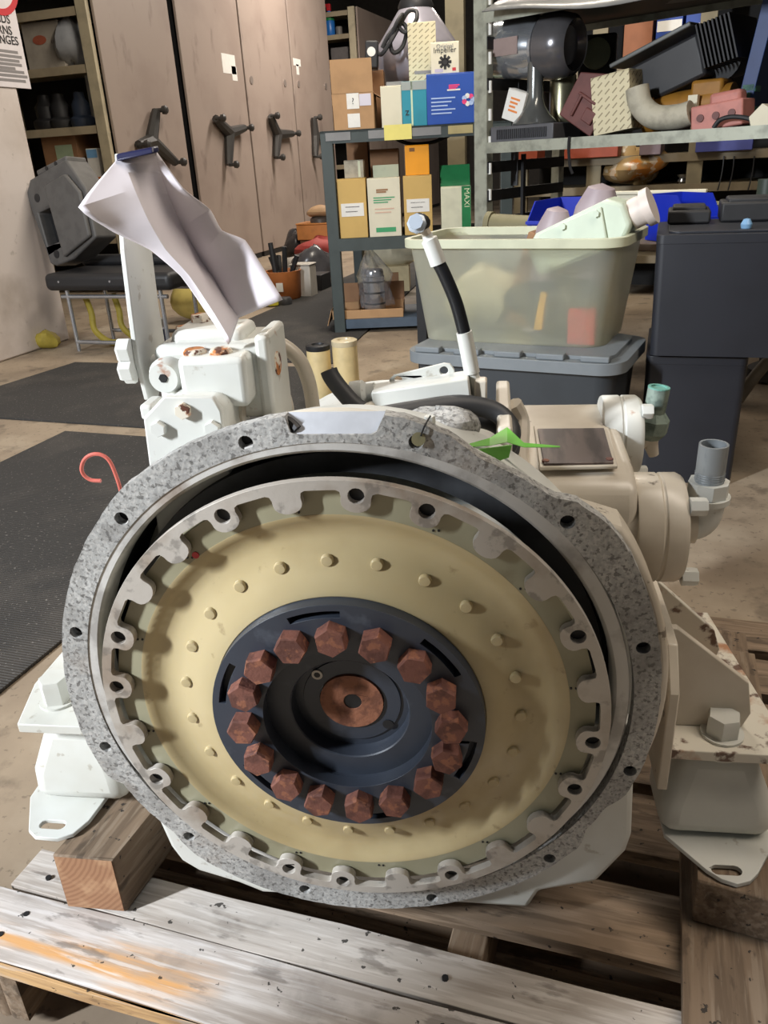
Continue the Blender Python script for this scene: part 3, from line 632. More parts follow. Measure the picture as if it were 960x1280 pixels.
# ---- mounts
def mount(sx):
    plate = [(sx * .275, .068), (sx * .400, .068), (sx * .418, .14), (sx * .412, .33), (sx * .275, .33)]
    if sx > 0: plate = [(.300, .072), (.432, .070), (.424, .14), (.406, .333), (.275, .333)]
    bk = part(MB().prism(plate, -.117, -.105, axis='z'), 'mount_plate', RUSTWHITE if sx > 0 else WHITE, bevel=.0015)
    if sx > 0:
        part(MB().prism([(.052, -.140), (.052, -.02), (.080, .018), (.12, .022), (.34, .026), (.34, -.140)], .296, .306, axis='x'), 'side_plate', BEIGE, bk, bevel=.0015)
        part(MB().prism([(.306, .016), (.312, .016), (.388, -.048), (.395, -.086), (.388, -.1045), (.306, -.1045)], .110, .119), 'gusset', BEIGE, bk, bevel=.001)
        part(MB().prism([(.306, .020), (.376, -.046), (.384, -.070), (.376, -.1045), (.306, -.1045)], .200, .209), 'gusset', RUSTWHITE, bk, bevel=.001)
    else:
        part(MB().box((-.275, .20, -.05), (.012, .27, .17)), 'side_plate', WHITE, bk, bevel=.0015)
    bx = .3660 if sx > 0 else -.372; by = .100 if sx > 0 else .112
    hexbolt((bx, by, -.105), (0, 0, 1), .030, .022 if sx > 0 else .03, 'mount_bolt', WHITE, bk, phase=.25, washer=.0215)
    # rubber-cored mount under the plate
    x0 = .366 if sx > 0 else -.355
    part(MB().lathe([(.026, 0), (.026, .008), (.0, .008)], (x0, .105, -.1255), (0, 0, 1), 24), 'mount_washer', WHITE, bk)
    base = [(x0 - .057, .072), (x0 + .062, .072), (x0 + .062, .160), (x0 - .057, .160)]
    top = [(x0 - .034, .094), (x0 + .036, .094), (x0 + .036, .140), (x0 - .034, .140)]
    m = MB(); mid = [(b[0] * .90 + t[0] * .10, b[1] * .9 + t[1] * .1) for b, t in zip(base, top)]
    m.add([(x, y, -.226) for x, y in base] + [(x, y, -.186) for x, y in mid] + [(x, y, -.1265) for x, y in top],
          [(3, 2, 1, 0), (8, 9, 10, 11)] + [(k + i, k + (i + 1) % 4, k + (i + 1) % 4 + 4, k + i + 4) for k in (0, 4) for i in range(4)])
    boot = part(m, 'rubber_mount', WHITE if sx < 0 else simple('grey_white_paint', (204, 204, 196), .4, 0, .3, 16, .7), bevel=.018, seg=4)
    if sx > 0: ft = [(.316, .160), (.316, .076), (.350, .032), (.362, .022), (.376, .017), (.390, .022), (.400, .032), (.430, .076), (.430, .160)]
    else: ft = [(-.3225, .160), (-.3225, .112), (-.331, .048), (-.341, .028), (-.3560, .020), (-.384, .021), (-.3955, .029), (-.4205, .078), (-.4205, .160)]
    s0 = g(66, 1031, z=-.2265) if sx < 0 else g(908, 1088, z=-.2265); slot = []
    for i in range(7): t = -PI / 2 + PI * i / 6; slot.append((s0.x + .009 + .0062 * math.cos(t), s0.y + .0062 * math.sin(t)))
    for i in range(7): t = PI / 2 + PI * i / 6; slot.append((s0.x - .009 + .0062 * math.cos(t), s0.y + .0062 * math.sin(t)))
    part(MB().prism(ft, -.2315, -.2260, [slot], axis='z'), 'foot_plate', WHITE, boot, bevel=.001)
mount(1); mount(-1)
lg = g(128, 655, y=.03); part(MB().prism([(-.2283, .160), (-.236, .148), (-.222, .142), (-.19, .18), (-.20, .192)], .02, .06), 'case_lug', WHITE, bevel=.002)

# ------------------------------------------------------------------ loose things on the gearbox
def gthing_mesh(mb, name, mat, label, cat, **k):
    o = mb.build(name, mat, **k); o.matrix_world = Matrix([[*GR[0], GT[0]], [*GR[1], GT[1]], [*GR[2], GT[2]], [0, 0, 0, 1]]); return tag(o, label, cat)
pA = [((148, 197), .098), ((97, 259), .055), ((141, 290), .070), ((188, 312), .085), ((226, 345), .090), ((262, 398), .098), ((285, 431), .102)]
pB = [((152, 197), .098), ((168, 236), .086), ((186, 275), .082), ((207, 312), .084), ((236, 345), .089), ((269, 394), .096), ((289, 426), .101)]
pC = [((192, 190), .104), ((211, 243), .125), ((228, 284), .135), ((250, 324), .135), ((270, 352), .132), ((287, 380), .126), ((299, 397), .122)]
pD = [((197, 190), .108), ((229, 236), .112), ((262, 262), .125), ((277, 288), .120), ((307, 300), .125), ((331, 338), .120), ((353, 375), .115)]
cols = [[g(*p, y=y) for p, y in c] for c in (pA, pB, pC, pD)]
def spline(P, t):
    n = len(P) - 1; i = min(int(t * n), n - 1); u = t * n - i
    a, b, c, d = P[max(i - 1, 0)], P[i], P[i + 1], P[min(i + 2, n)]
    q = .5 * ((2 * b) + (c - a) * u + (2 * a - 5 * b + 4 * c - d) * u * u + (3 * b - a - 3 * c + d) * u ** 3)
    return q * .4 + (b + (c - b) * u) * .6
def sheet(u, v):
    k = min(int(u * 3), 2); f = u * 3 - k; a, b = spline(cols[k], v), spline(cols[k + 1], v)
    p = a + (b - a) * f; p.y += (.003 if k == 1 else (-.004 if k == 2 else 0)) * math.sin(PI * f) * math.sin(PI * v) + .0012 * math.sin(9 * v + 5 * u)
    return p
sh = gthing_mesh(MB().grid(sheet, 24, 24), 'paper_sheet', PAPER, 'creased white paper sheet taped to the top of the gearbox lever', 'paper', smooth=14)
sd = sh.modifiers.new('thick', 'SOLIDIFY'); sd.thickness = .0005
tp = [g(144, 193, y=.096), g(190, 184, y=.098), g(192, 192, y=.095), g(145, 202, y=.093)]
m = MB(); m.add([p for p in tp] + [p + Vector((.002, .010, .001)) for p in tp], [(3, 2, 1, 0), (4, 5, 6, 7), (0, 1, 5, 4), (1, 2, 6, 5), (2, 3, 7, 6), (3, 0, 4, 7)])
tpo = m.build('tape_strip', NAVY, sh, bevel=.0015)
gthing_mesh(MB().tube([g(*p, y=.022) for p in ((152, 618), (147, 600), (138, 578), (128, 569), (116, 568), (106, 574), (102, 585), (105, 594), (114, 600), (126, 601))], .0017, 10), 'wire_hook', REDWIRE, 'red plastic-coated wire hook standing on the rim of the bell flange', 'hook')
m = MB(); tg = [g(583, 557, y=.045), g(612, 552, y=.060), g(634, 543, y=.070), g(655, 556, y=.060), g(700, 558, y=.055)]
tw = [.001, .0035, .007, .002, .0004]
vs = []
for p, w in zip(tg, tw): vs += [p + Vector((0, -w, -w * .6)), p + Vector((0, w, w * .6))]
m.add(vs, [(2 * i, 2 * i + 1, 2 * i + 3, 2 * i + 2) for i in range(4)])
vs = [g(*p, y=.05) for p in ((596, 562), (640, 556), (636, 572), (612, 580))]; m.add(vs, [(0, 1, 2, 3)])
gt = gthing_mesh(m, 'plastic_tag', GREENTAG, 'bright green plastic tag strip tucked behind the bell flange', 'tag', smooth=0)
sd = gt.modifiers.new('thick', 'SOLIDIFY'); sd.thickness = .0008

# ------------------------------------------------------------------ frames for things that stand in the background
class Frame:
    def __init__(s, p0, yaw):
        s.p0 = Vector((p0[0], p0[1], 0)); s.yaw = yaw; s.e = Vector((math.cos(yaw), math.sin(yaw), 0)); s.d = Vector((-math.sin(yaw), math.cos(yaw), 0))
    def hit(s, px, py, off=0.0): return onplane(px, py, s.p0 + s.d * off, s.d)
    def loc(s, x, y, z): return s.p0 + s.e * x + s.d * y + Vector((0, 0, z))
    def coord(s, P): q = P - s.p0; return q.dot(s.e), q.dot(s.d), P.z
class Spot:
    """where a box-like thing stands: base centre, size and yaw, read from its outline in the frame"""
    def __init__(s, fr, x0, x1, yt, yb, z, off, depth):
        a = fr.hit(x0, yb, off); b = fr.hit(x1, yb, off); t = fr.hit((x0 + x1) / 2, yt, off)
        s.w = (b - a).dot(fr.e); s.h = t.z - z; s.dp = depth; s.yaw = fr.yaw
        m = (a + b) / 2; s.loc = Vector((m.x, m.y, z)) + fr.d * (depth / 2)
def carton(sp, name, label, mat, cat='box', group=None, tape=None, flaps=True, open_top=False, tilt=0.0):
    w, d, h = sp.w, sp.dp, sp.h; m = MB(); t = .004
    if open_top:
        m.box((0, -d / 2 + t / 2, h / 2), (w, t, h)).box((0, d / 2 - t / 2, h / 2), (w, t, h)).box((-w / 2 + t / 2, 0, h / 2), (t, d - 2 * t, h)).box((w / 2 - t / 2, 0, h / 2), (t, d - 2 * t, h)).box((0, 0, t / 2), (w - 2 * t, d - 2 * t, t))
    else:
        m.box((0, 0, (h - .004) / 2), (w, d, h - .004))
        if flaps: m.box((0, -d / 4, h - .002), (w, d / 2 - .0015, .004)).box((0, d / 4, h - .002), (w, d / 2 - .0015, .004))
        else: m.box((0, 0, h - .002), (w, d, .004))
    o = m.build(name, mat, bevel=.0025); o.location = sp.loc; o.rotation_euler = (0, tilt, sp.yaw)
    tag(o, label, cat, group)
    if tape: MB().box((0, 0, h + .0003), (w * 1.001, .045, .0008)).build('tape', tape, o)
    return o
def sticker(o, sp, fx, fz, fw, fh, mat, name='label_sticker'):
    """flat label on the front face; fractions of the face"""
    return MB().box(((fx - .5) * sp.w, -sp.dp / 2 - .0007, fz * sp.h), (fw * sp.w, .0012, fh * sp.h)).build(name, mat, o)
def words(o, sp, body, fx, fz, size, mat, align='CENTER', kx=1.0, rz=0.0):
    return text(body, size, mat, o, ((fx - .5) * sp.w, -sp.dp / 2 - .0014, fz * sp.h), (PI / 2, rz, 0), align, kx=kx)
def printed(o, sp, fx, fz, fw, n, dz, mat, th=.35):
    for i in range(n):
        MB().box(((fx - .5 + fw * (.5 - .08 * (i % 3)) - fw / 2) * sp.w, -sp.dp / 2 - .0008, (fz - dz * i) * sp.h), (fw * (1 - .16 * (i % 3)) * sp.w, .0010, dz * th * sp.h)).build('print_line', mat, o)

# ------------------------------------------------------------------ sliding shelf cabinets
CX = -3.95
def spoke_handle(parent, c, ends, off=.05):
    h = MB().lathe([(.045, 0), (.045, .03), (.03, .05), (0, .052)], (c[0], c[1], c[2]), (1, 0, 0), 16).build('handle', HANDLE, parent)
    for e in ends:
        a = Vector((c[0] + .03, c[1], c[2])); b = Vector((c[0] + .045, e[0], e[1])); d = (b - a)
        m = MB().tube([a, a + d * .5, b], lambda t: .056 - .022 * t, 8, res=3); m.build('spoke', HANDLE, h)
        MB().lathe([(.016, 0), (.016, .045), (.030, .05), (.034, .08), (.02, .095), (0, .096)], b, (1, .25, 0), 12).build('knob', HANDLE, h)
    return h
def yz(px, py): q = at(px, py, x=CX + .05); return (q.y, q.z)
def cabinet(y0, y1, label, hub=None, ends=(), name='shelf_cabinet', shelf_open=False, zs=(2.30, 1.965, 1.605, 1.205, .81, .42, .10)):
    pan0 = y0 + (.055 if shelf_open else .012)
    c = thing(name, label, 'cabinet', (CX, (y0 + y1) / 2, 0), group='sliding shelf cabinets'); L = (-CX, -(y0 + y1) / 2, 0)
    def cp(mb, nm, mt, **k): o = mb.build(nm, mt, c, **k); o.location = L; return o
    cp(MB().box((CX - .012, (pan0 + y1) / 2, 1.36), (.024, y1 - pan0, 2.62)), 'end_panel', MAUVE, bevel=.004)
    cp(MB().box((CX - .03, (y0 + y1) / 2, .035), (.05, y1 - y0 - .04, .068)), 'plinth', DKMETAL)
    if shelf_open:
        cp(MB().box((CX - .07, y0 + .02, 1.36), (.088, .04, 2.62)), 'upright', CREAM, bevel=.003)
        for z in zs:
            cp(MB().box((CX - .65, y0 + .26, z), (1.06, .50, .03)).box((CX - .65, y0 + .012, z - .012), (1.06, .014, .055)), 'shelf', SHELFM)
        cp(MB().box((CX - .65, y0 + .53, 1.36), (1.2, .02, 2.62)), 'back_board', DKMETAL)
        cp(MB().box((CX - 1.2, y0 + .27, 1.36), (.04, .5, 2.62)), 'far_upright', CREAM)
    else:
        cp(MB().box((CX - .65, (y0 + y1) / 2, 1.35), (1.2, y1 - y0 - .06, 2.5)), 'carcass', DKMETAL)
    if hub:
        h = spoke_handle(c, (CX, *yz(*hub)), [yz(*e) for e in ends]); h.location = L
    return c, L
c1, L = cabinet(5.63, 6.69, 'mauve cabinet whose open shelves face the white wall', (192, 176), ((196, 138), (220, 203), (174, 181)), shelf_open=True)
c2, L2 = cabinet(6.80, 7.925, 'mauve cabinet with a torn white sticker beside the dark gap', (289, 166), ((270, 148), (306, 160), (287, 206)))
c3, L3 = cabinet(7.945, 9.075, 'mauve cabinet standing next to the one with the torn sticker', (349, 168), ((339, 145), (366, 167), (346, 197)))
c4, L4 = cabinet(9.095, 10.23, 'mauve cabinet at the end of the closed run, beside the spray bottle shelf', (396, 170), ((393, 147), (410, 172), (395, 196)))
c5, L5 = cabinet(11.30, 13.2, 'mauve cabinet past the aisle with the spray bottle on its shelf', shelf_open=True, zs=(2.62, 2.36, 1.98, 1.60, 1.2, .8, .4, .1))
c6, L6 = cabinet(13.25, 15.4, 'mauve cabinet seen behind the cone lamp and cartons')
def on_cab(px, py, w, h, mat, c, L, nm, round_=False):
    q = at(px, py, x=CX); m = MB()
    if round_: m.cyl((CX, q.y, q.z), (CX + .006, q.y, q.z), w, n=14)
    else: m.box((CX + .001, q.y, q.z), (.002, w, h))
    o = m.build(nm, mat, c); o.location = L; return o
on_cab(286, 80, .26, .16, WHITEP, c2, L2, 'sticker'); on_cab(293, 92, .10, .12, WHITEP, c2, L2, 'torn_sticker')
on_cab(371, 78, .20, .07, WHITEP, c4, L4, 'sticker'); on_cab(372, 87, .07, .10, WHITEP, c4, L4, 'torn_sticker')
for px, py, c, l in ((314, 100, c3, L3), (356, 104, c3, L3), (373, 105, c4, L4), (407, 108, c4, L4)):
    on_cab(px, py, .035, 0, simple('lock_plate', (168, 156, 148), .4, .5, 0), c, l, 'lock', True)
# things on the open shelves by the white wall
SF = Frame((CX, 5.65), 0.0)
sp = Spot(SF, 33, 79, 26, 68, 1.62, .03, .28); o = carton(sp, 'carton', 'grey-white carton with a red oval mark on the open cabinet shelf', simple('grey_white_card', (168, 160, 148), .7))
m = MB().lathe([(.055, 0), (.055, .001)], (0, 0, 0), (0, -1, 0), 20); q = m.build('red_oval', simple('faded_red', (168, 90, 66), .7), o); q.location = (-.02, -sp.dp / 2 - .001, sp.h * .62); q.scale = (1.1, 1, .55)
words(o, sp, 'LU', .8, .52, .03, INK)
q = SF.hit(90, 50, .1); bg = MB().blob((0, 0, 0), (.12, .12, .16), 11, .12, 16).build('plastic_bag', simple('cloudy_bag', (150, 152, 156), .3)); bg.location = (q.x, q.y, 1.62 + .16); tag(bg, 'cloudy plastic bag slumped beside the red-oval carton', 'bag')
for i, (x, c) in enumerate(((50, (110, 104, 98)), (72, (150, 152, 158)), (92, (120, 132, 146)))):
    pass
sp = Spot(SF, 62, 104, 212 - 51, 228, .826, .04, .3); o = carton(sp, 'carton', 'brown carton with a pale green label on the lower cabinet shelf', KRAFTD)
sticker(o, sp, .62, .58, .5, .28, simple('pale_green_label', (168, 186, 156), .6)); sticker(o, sp, .7, .3, .25, .16, WHITEP)
sp = Spot(SF, 114, 128, 185, 226, .826, .02, .1); o = carton(sp, 'carton', 'small white carton with blue top and orange foot beside the brown carton', WHITEP)
sticker(o, sp, .5, .85, .9, .24, simple('sky_blue_print', (120, 170, 214), .5)); sticker(o, sp, .5, .1, .9, .14, simple('orange_print', (226, 120, 40), .5))
sp = Spot(SF, 95, 110, 96, 112, 1.221, .05, .12); sp.h = .36; sp.loc.z = 1.222; 
for i, (px, r, mt, nm, lb, ct) in enumerate(((58, .10, DKMETAL, 'cast_part', 'dark oily casting at the wall end of the middle cabinet shelf', 'machine part'), (76, .09, BLACK, 'cast_part', 'black rusty coupling on the middle cabinet shelf', 'machine part'), (102, .085, simple('dark_blue_paint', (50, 60, 78), .5), 'motor_can', 'dark blue motor can on the middle cabinet shelf', 'motor'))):
    q = SF.hit(px, 140, .15); m = MB().lathe([(r, 0), (r * 1.1, .02), (r * 1.1, .06), (r * .8, .08), (r * .8, .16), (r * .5, .20), (r * .45, .24), (0, .25)], (0, 0, 0), (0, 0, 1), 16)
    ob = m.build(nm, mt); ob.location = (q.x, q.y, 1.221); tag(ob, lb, ct)
q = SF.hit(103, 108, .2); sp.loc = Vector((q.x, 5.65 + .40, 1.222)); sp.w = .15; sp.h = .38; sp.dp = .1; o = carton(sp, 'carton', 'white carton standing behind the dark blue motor can', WHITEP)
# spray bottle on the far shelf
FS = Frame((CX, 11.32), 0.0); q = FS.hit(413, 42, .06)
sb = thing('spray_bottle', 'blue spray bottle with green label and red trigger on a far shelf', 'bottle', (q.x, q.y, 2.376))
k = 1.0
MB().lathe([(.06, 0), (.065, .02), (.065, .16), (.03, .24), (.025, .28)], (0, 0, 0), (0, 0, 1), 16).build('bottle_body', simple('blue_liquid', (40, 110, 190), .3, 0, 0), sb)
MB().lathe([(.0665, .17), (.045, .225), (.045, .23), (.0665, .175)], (0, 0, 0), (0, 0, 1), 16, close=True).build('green_band', GREENC, sb)
MB().box((.0, 0, .32), (.05, .05, .08)).box((-.05, 0, .345), (.09, .03, .035)).build('trigger', RED, sb, bevel=.006)
for k, (px, s, mt, lb) in enumerate(((424, .11, simple('grey_can', (120, 116, 112), .5), 'small grey tin beside the spray bottle'),)):
    q = FS.hit(px, 42, .1); ob = MB().lathe([(s * .4, 0), (s * .4, .09), (s * .36, .1), (0, .1)], (0, 0, 0), (0, 0, 1), 16).build('tin', mt); ob.location = (q.x, q.y, 2.376); tag(ob, lb, 'tin')
sp = Spot(FS, 415, 436, 60, 85, 1.996, .05, .3); sp.h = .24; o = carton(sp, 'carton', 'grey carton on the shelf under the spray bottle', simple('grey_card', (108, 104, 104), .7))

# ------------------------------------------------------------------ sign on the white wall
WX = -3.299
sg = thing('wall_sign', 'white policy sign with red ring and black lettering on the white wall', 'sign', (WX, 3.70, 1.30))
a = at(0, 112, x=WX); b = at(36, 108, x=WX); y1 = b.y + .01; y0 = y1 - .62; zb = (a.z + b.z) / 2
MB().box((.003, (y0 + y1) / 2 - 3.70, (zb + .55) - 1.30), (.006, y1 - y0, 1.10)).build('sign_board', simple('sign_white', (222, 216, 218), .5, 0, .1), sg, bevel=.002)
def sgt(body, px, py, size, mat):
    q = at(px, py, x=WX); return text(body, size, mat, sg, (.0075, q.y - 3.70, q.z - 1.30), (PI / 2, 0, PI / 2), 'RIGHT', bold=.0004)
sgt('REFUNDS', 12, 30, .056, INK); sgt('RETURNS', 14.5, 44, .056, INK); sgt('EXCHANGES', 22.5, 57, .056, INK)
qa = at(-2, -10, x=WX)
m = MB().lathe([(.165, 0), (.165, .002), (.135, .002), (.135, 0)], (.0065, qa.y - 3.70 - .02, qa.z - 1.30 + .06), (1, 0, 0), 40, close=True); m.build('red_ring', REDINK, sg)
for i, (px, py) in enumerate(((21, 66), (26, 72), (23, 77), (26, 82), (18, 86), (29, 91), (33, 96.5), (31, 102))):
    q = at(px, py, x=WX); MB().box((.0066, q.y - .16 - 3.70, q.z - 1.30), (.0008, .32, .013)).build('print_line', GREYINK, sg)

# ------------------------------------------------------------------ slate bench with cartons
BF = Frame((-1.70, 4.2), math.radians(15)); BL, BD, BZT, BZL = .98, 1.45, 1.03, .505
bench = thing('shelf_bench', 'slate green metal shelf bench loaded with parts cartons', 'shelving', BF.loc(BL / 2, BD / 2, 0), BF.yaw)
def bp(mb, nm, mt, **k): o = mb.build(nm, mt, bench, **k); o.location = (-BL / 2, -BD / 2, 0); return o
for x in (.03, BL - .03):
    for y in (.03, BD - .03): bp(MB().box((x, y, .5), (.062, .062, 1.0)), 'post', SLATE, bevel=.003)
bp(MB().box((BL / 2, BD / 2, BZT - .006), (BL, BD, .012)).box((BL / 2, .006, BZT - .03), (BL, .012, .06)), 'top_shelf', SLATE)
bp(MB().box((BL / 2, .30, BZL - .006), (BL - .01, .60, .012)).box((BL / 2, .004, BZL - .032), (BL - .06, .012, .064)), 'lower_shelf', SLATE)
bp(MB().box((BL / 2, .22, .064), (BL - .13, .42, .02)).box((BL / 2, .012, .05), (BL - .13, .016, .05)), 'bottom_shelf', simple('blue_grey_shelf', (74, 88, 104), .5))
def shelf_tag(x0, x1, y0, y1, mt, nm='price_strip'):
    a, b = BF.hit(x0, y1, -.002), BF.hit(x1, y0, -.002); ca, cb = BF.coord(a), BF.coord(b)
    return bp(MB().box(((ca[0] + cb[0]) / 2, -.003, BZT - .028), (cb[0] - ca[0], .004, .038)), nm, mt)
GT2 = simple('grey_strip', (128, 128, 128), .5, 0, .2)
shelf_tag(406, 437, 152, 160, GT2); shelf_tag(460, 480, 152, 160, GT2); shelf_tag(515, 551, 148, 156, GT2); shelf_tag(560, 591, 147, 155, simple('buff_strip', (170, 156, 110), .5, 0, .2))
a, b = BF.coord(BF.hit(480, 162, -.002)), BF.coord(BF.hit(514, 147, -.002))
bp(MB().box(((a[0] + b[0]) / 2, -.006, BZT - .024), (b[0] - a[0], .004, .07)), 'yellow_label', simple('yellow_label', (226, 214, 120), .5, 0, .1))

T = lambda *a: Spot(BF, *a)
# top of the bench
sp = T(417, 468, 116, 150, BZT, .02, .26); o = carton(sp, 'carton', 'open brown carton with two white stickers on the bench top', KRAFT, open_top=True)
MB().box((0, -sp.dp / 2 - .003, sp.h + .075), (sp.w, .004, .15), Matrix.Rotation(.05, 3, 'X')).build('flap', KRAFT, o); MB().box((sp.w / 2 + .03, 0, sp.h - .02), (.07, sp.dp * .9, .004), Matrix.Rotation(.5, 3, 'Y')).build('flap', KRAFTD, o)
a = sticker(o, sp, .50, .78, .30, .42, WHITEP); words(o, sp, '?', .50, .70, .04, INK); sticker(o, sp, .80, .80, .28, .32, simple('pale_label', (206, 202, 214), .6, 0, .1)); sticker(o, sp, .50, .25, .30, .38, WHITEP)
sp = T(477, 503, 107, 147, BZT, .03, .14); o = carton(sp, 'carton', 'plain ivory carton between the brown open carton and the teal box', IVORY)
MB().box((.02, .0, sp.h + .010), (sp.w * .8, .1, .018)).build('folded_sheet', GT2, o)
sp = T(503, 534, 101, 145, BZT, .02, .14); o = carton(sp, 'carton', 'teal box with a grey top band and strip of clear tape on the bench top', TEAL)
sticker(o, sp, .5, .90, 1.0, .19, simple('grey_band', (156, 162, 158), .5, 0, .1)); sticker(o, sp, .40, .5, .07, 1.0, simple('clear_tape_edge', (206, 222, 190), .2, 0, 0)); words(o, sp, 'z', .2, .25, .05, INK)
sp = T(534, 594, 91, 143, BZT, .01, .20); blue = carton(sp, 'carton', 'wide blue box with a pink logo and pale print on the bench top', BLUE); spb = sp
printed(blue, sp, .57, .76, .22, 3, .035, PINK, .8); sticker(blue, sp, .56, .67, .27, .03, WHITEP); printed(blue, sp, .34, .52, .50, 5, .075, LBLUE)
for i in range(7):
    a = i * .9; MB().lathe([(.012, 0), (.012, .001)], (0, 0, 0), (0, -1, 0), 8).build('printed_flower', (LBLUE, PINK, WHITEP)[i % 3], blue).location = ((.86 - .5) * sp.w + .022 * math.cos(a), -sp.dp / 2 - .0012, .46 * sp.h + .018 * math.sin(a))
sp = T(539, 574, 52, 92, BZT + spb.h + .001, .03, .10); o = carton(sp, 'carton', 'small ivory box printed with a black impeller, on top of the blue box', simple('ivory_box', (222, 214, 190), .6, 0, .1))
words(o, sp, 'Original', .5, .80, .026, GREYINK); words(o, sp, 'Impeller', .5, .66, .034, INK)
m = MB()
for i in range(8):
    a = 2 * PI * i / 8; m.box((.022 * math.cos(a), 0, .022 * math.sin(a)), (.020, .001, .013), Matrix.Rotation(-a, 3, 'Y'))
m.lathe([(.018, -.0005), (.018, .0005)], n=16); q = m.build('printed_impeller', INK, o, smooth=0); q.location = (0, -sp.dp / 2 - .0012, .36 * sp.h)
sticker(o, sp, .82, .12, .13, .10, REDINK); sticker(o, sp, .28, .10, .3, .10, simple('lilac_print', (190, 180, 196), .6, 0, 0))
sp = T(513, 547, 27, 143, BZT, .18, .12); o = carton(sp, 'carton', 'tall ivory box covered in slanted dashes, standing behind the teal box', DASH); sticker(o, sp, .5, .53, .6, .03, GREYINK); sticker(o, sp, .45, .40, .75, .05, GREYINK)
# cone lamp
q = BF.hit(522, 80, .62); lamp = thing('high_bay_lamp', 'silver cone-shaped high bay lamp reflector lying behind the cartons', 'lamp', (q.x, q.y, BZT))
k = BF.hit(572, 80, .62); R0 = (k - q).dot(BF.e); zt = BF.hit(520, 8, .62).z - BZT; zr = BF.hit(520, 62, .62).z - BZT
MB().lathe([(R0 * .55, 0), (R0 * .8, zr * .45), (R0 * 1.0, zr * .8), (R0 * 1.02, zr), (R0 * .96, zr + .03), (R0 * .45, zt - .02), (R0 * .40, zt - .01), (0, zt - .005)], (0, 0, 0), (0, 0, 1), 48).build('reflector', SILVER, lamp)
MB().lathe([(R0 * .42, zt - .025), (R0 * .44, zt), (R0 * .38, zt + .03), (0, zt + .035)], (0, 0, 0), (0, 0, 1), 32).build('lamp_cap', DKMETAL, lamp)
# cable coil and black box over the lamp
cb = [BF.hit(px, py, .26) for px, py in ((462, 78), (470, 66), (478, 68), (490, 50), (500, 30), (510, 14), (520, 14), (520, 26), (508, 40), (498, 32), (503, 18), (496, 30), (488, 52), (492, 66), (503, 58), (508, 36), (500, 28), (486, 44), (478, 60))]
rd = random.Random(2); base = cb[0].copy()
cab = MB().tube([p - base + BF.d * rd.uniform(-.03, .03) for p in cb], .011, 8, res=5).build('power_cable', BLACK); cab.location = base; tag(cab, 'looped black power cable hanging over the silver lamp cone', 'cable')
sp = T(457, 473, 50, 84, BZT + .29, .24, .10)
bb = MB().box((0, 0, sp.h / 2), (sp.w, .08, sp.h), Matrix.Rotation(.06, 3, 'Y')).build('ballast_box', BLACK, bevel=.008); bb.location = sp.loc; bb.rotation_euler = (0, 0, BF.yaw); tag(bb, 'black ballast box with a white round badge beside the lamp cone', 'ballast')
MB().lathe([(.022, 0), (.022, .002)], (0, -.0405, sp.h * .6), (0, -1, 0), 20).build('badge', WHITEP, bb)
sp2 = T(466, 482, 86, 150, BZT, .30, .15); sp2.h = .285; o = carton(sp2, 'carton', 'dull brown carton standing behind the open carton under the ballast box', KRAFTD)
# lower shelf
sp = T(425, 460, 223, 290, BZL, .02, .16); o = carton(sp, 'carton', 'tan carton with a white label beside the bench post', TAN, group='tan filter cartons'); sticker(o, sp, .5, .48, .80, .22, WHITEP); printed(o, sp, .5, .53, .5, 2, .08, GREYINK, .2); sA = sp
sp = T(431, 455, 200, 223, BZL + sA.h + .001, .05, .10); o = carton(sp, 'carton', 'shrink-wrapped grey pack on top of the tan carton by the bench post', simple('wrapped_grey', (178, 170, 152), .25, 0, .5, 25, .5)); sticker(o, sp, .78, .5, .12, .9, simple('wrap_glint', (206, 210, 186), .2, 0, 0))  # the narrow pale strip paints a glint on the wrap
sp = T(462, 502, 222, 288, BZL, .01, .18); o = carton(sp, 'carton', 'ivory filter carton with green print and raised flap', IVORY); sB = sp
MB().box((.01, .03, sp.h + .03), (sp.w * .8, .004, .06)).build('flap', simple('pale_green_flap', (190, 196, 172), .7), o)
printed(o, sp, .45, .80, .36, 2, .035, KRAFTD, .8); printed(o, sp, .5, .67, .66, 3, .04, GREENINK, .45); printed(o, sp, .5, .48, .6, 2, .06, simple('pinkish_print', (206, 170, 150), .6, 0, 0), .3); sticker(o, sp, .52, .12, .62, .08, GREENINK)
sp = T(506, 541, 219, 285, BZL, .02, .16); o = carton(sp, 'carton', 'tan carton with a white label under the orange box', TAN, group='tan filter cartons'); sticker(o, sp, .5, .50, .80, .22, WHITEP); printed(o, sp, .5, .55, .5, 2, .08, GREYINK, .2); sC = sp
sp = T(507, 537, 181, 219, BZL + sC.h + .001, .03, .13); o = carton(sp, 'carton', 'bright orange box on top of a tan carton', ORANGE); sticker(o, sp, .30, .85, .22, .12, simple('brown_print', (130, 86, 40), .6, 0, 0))
sp = T(552, 589, 233, 285, BZL, .02, .16); o = carton(sp, 'carton', 'ivory and green carton with an open green lid flap', simple('ivory_green_card', (214, 212, 186), .65, 0, .2)); sticker(o, sp, .84, .5, .30, 1.0, GREENC)
MB().box((0, .03, sp.h + .05), (sp.w, .004, .115), Matrix.Rotation(-.45, 3, 'X')).build('flap', GREENC, o); text('MAXI', .040, simple('cream_print', (214, 220, 180), .6, 0, 0), o, ((.78 - .5) * sp.w, -sp.dp / 2 - .0016, .96 * sp.h), (PI / 2, PI / 2, 0))

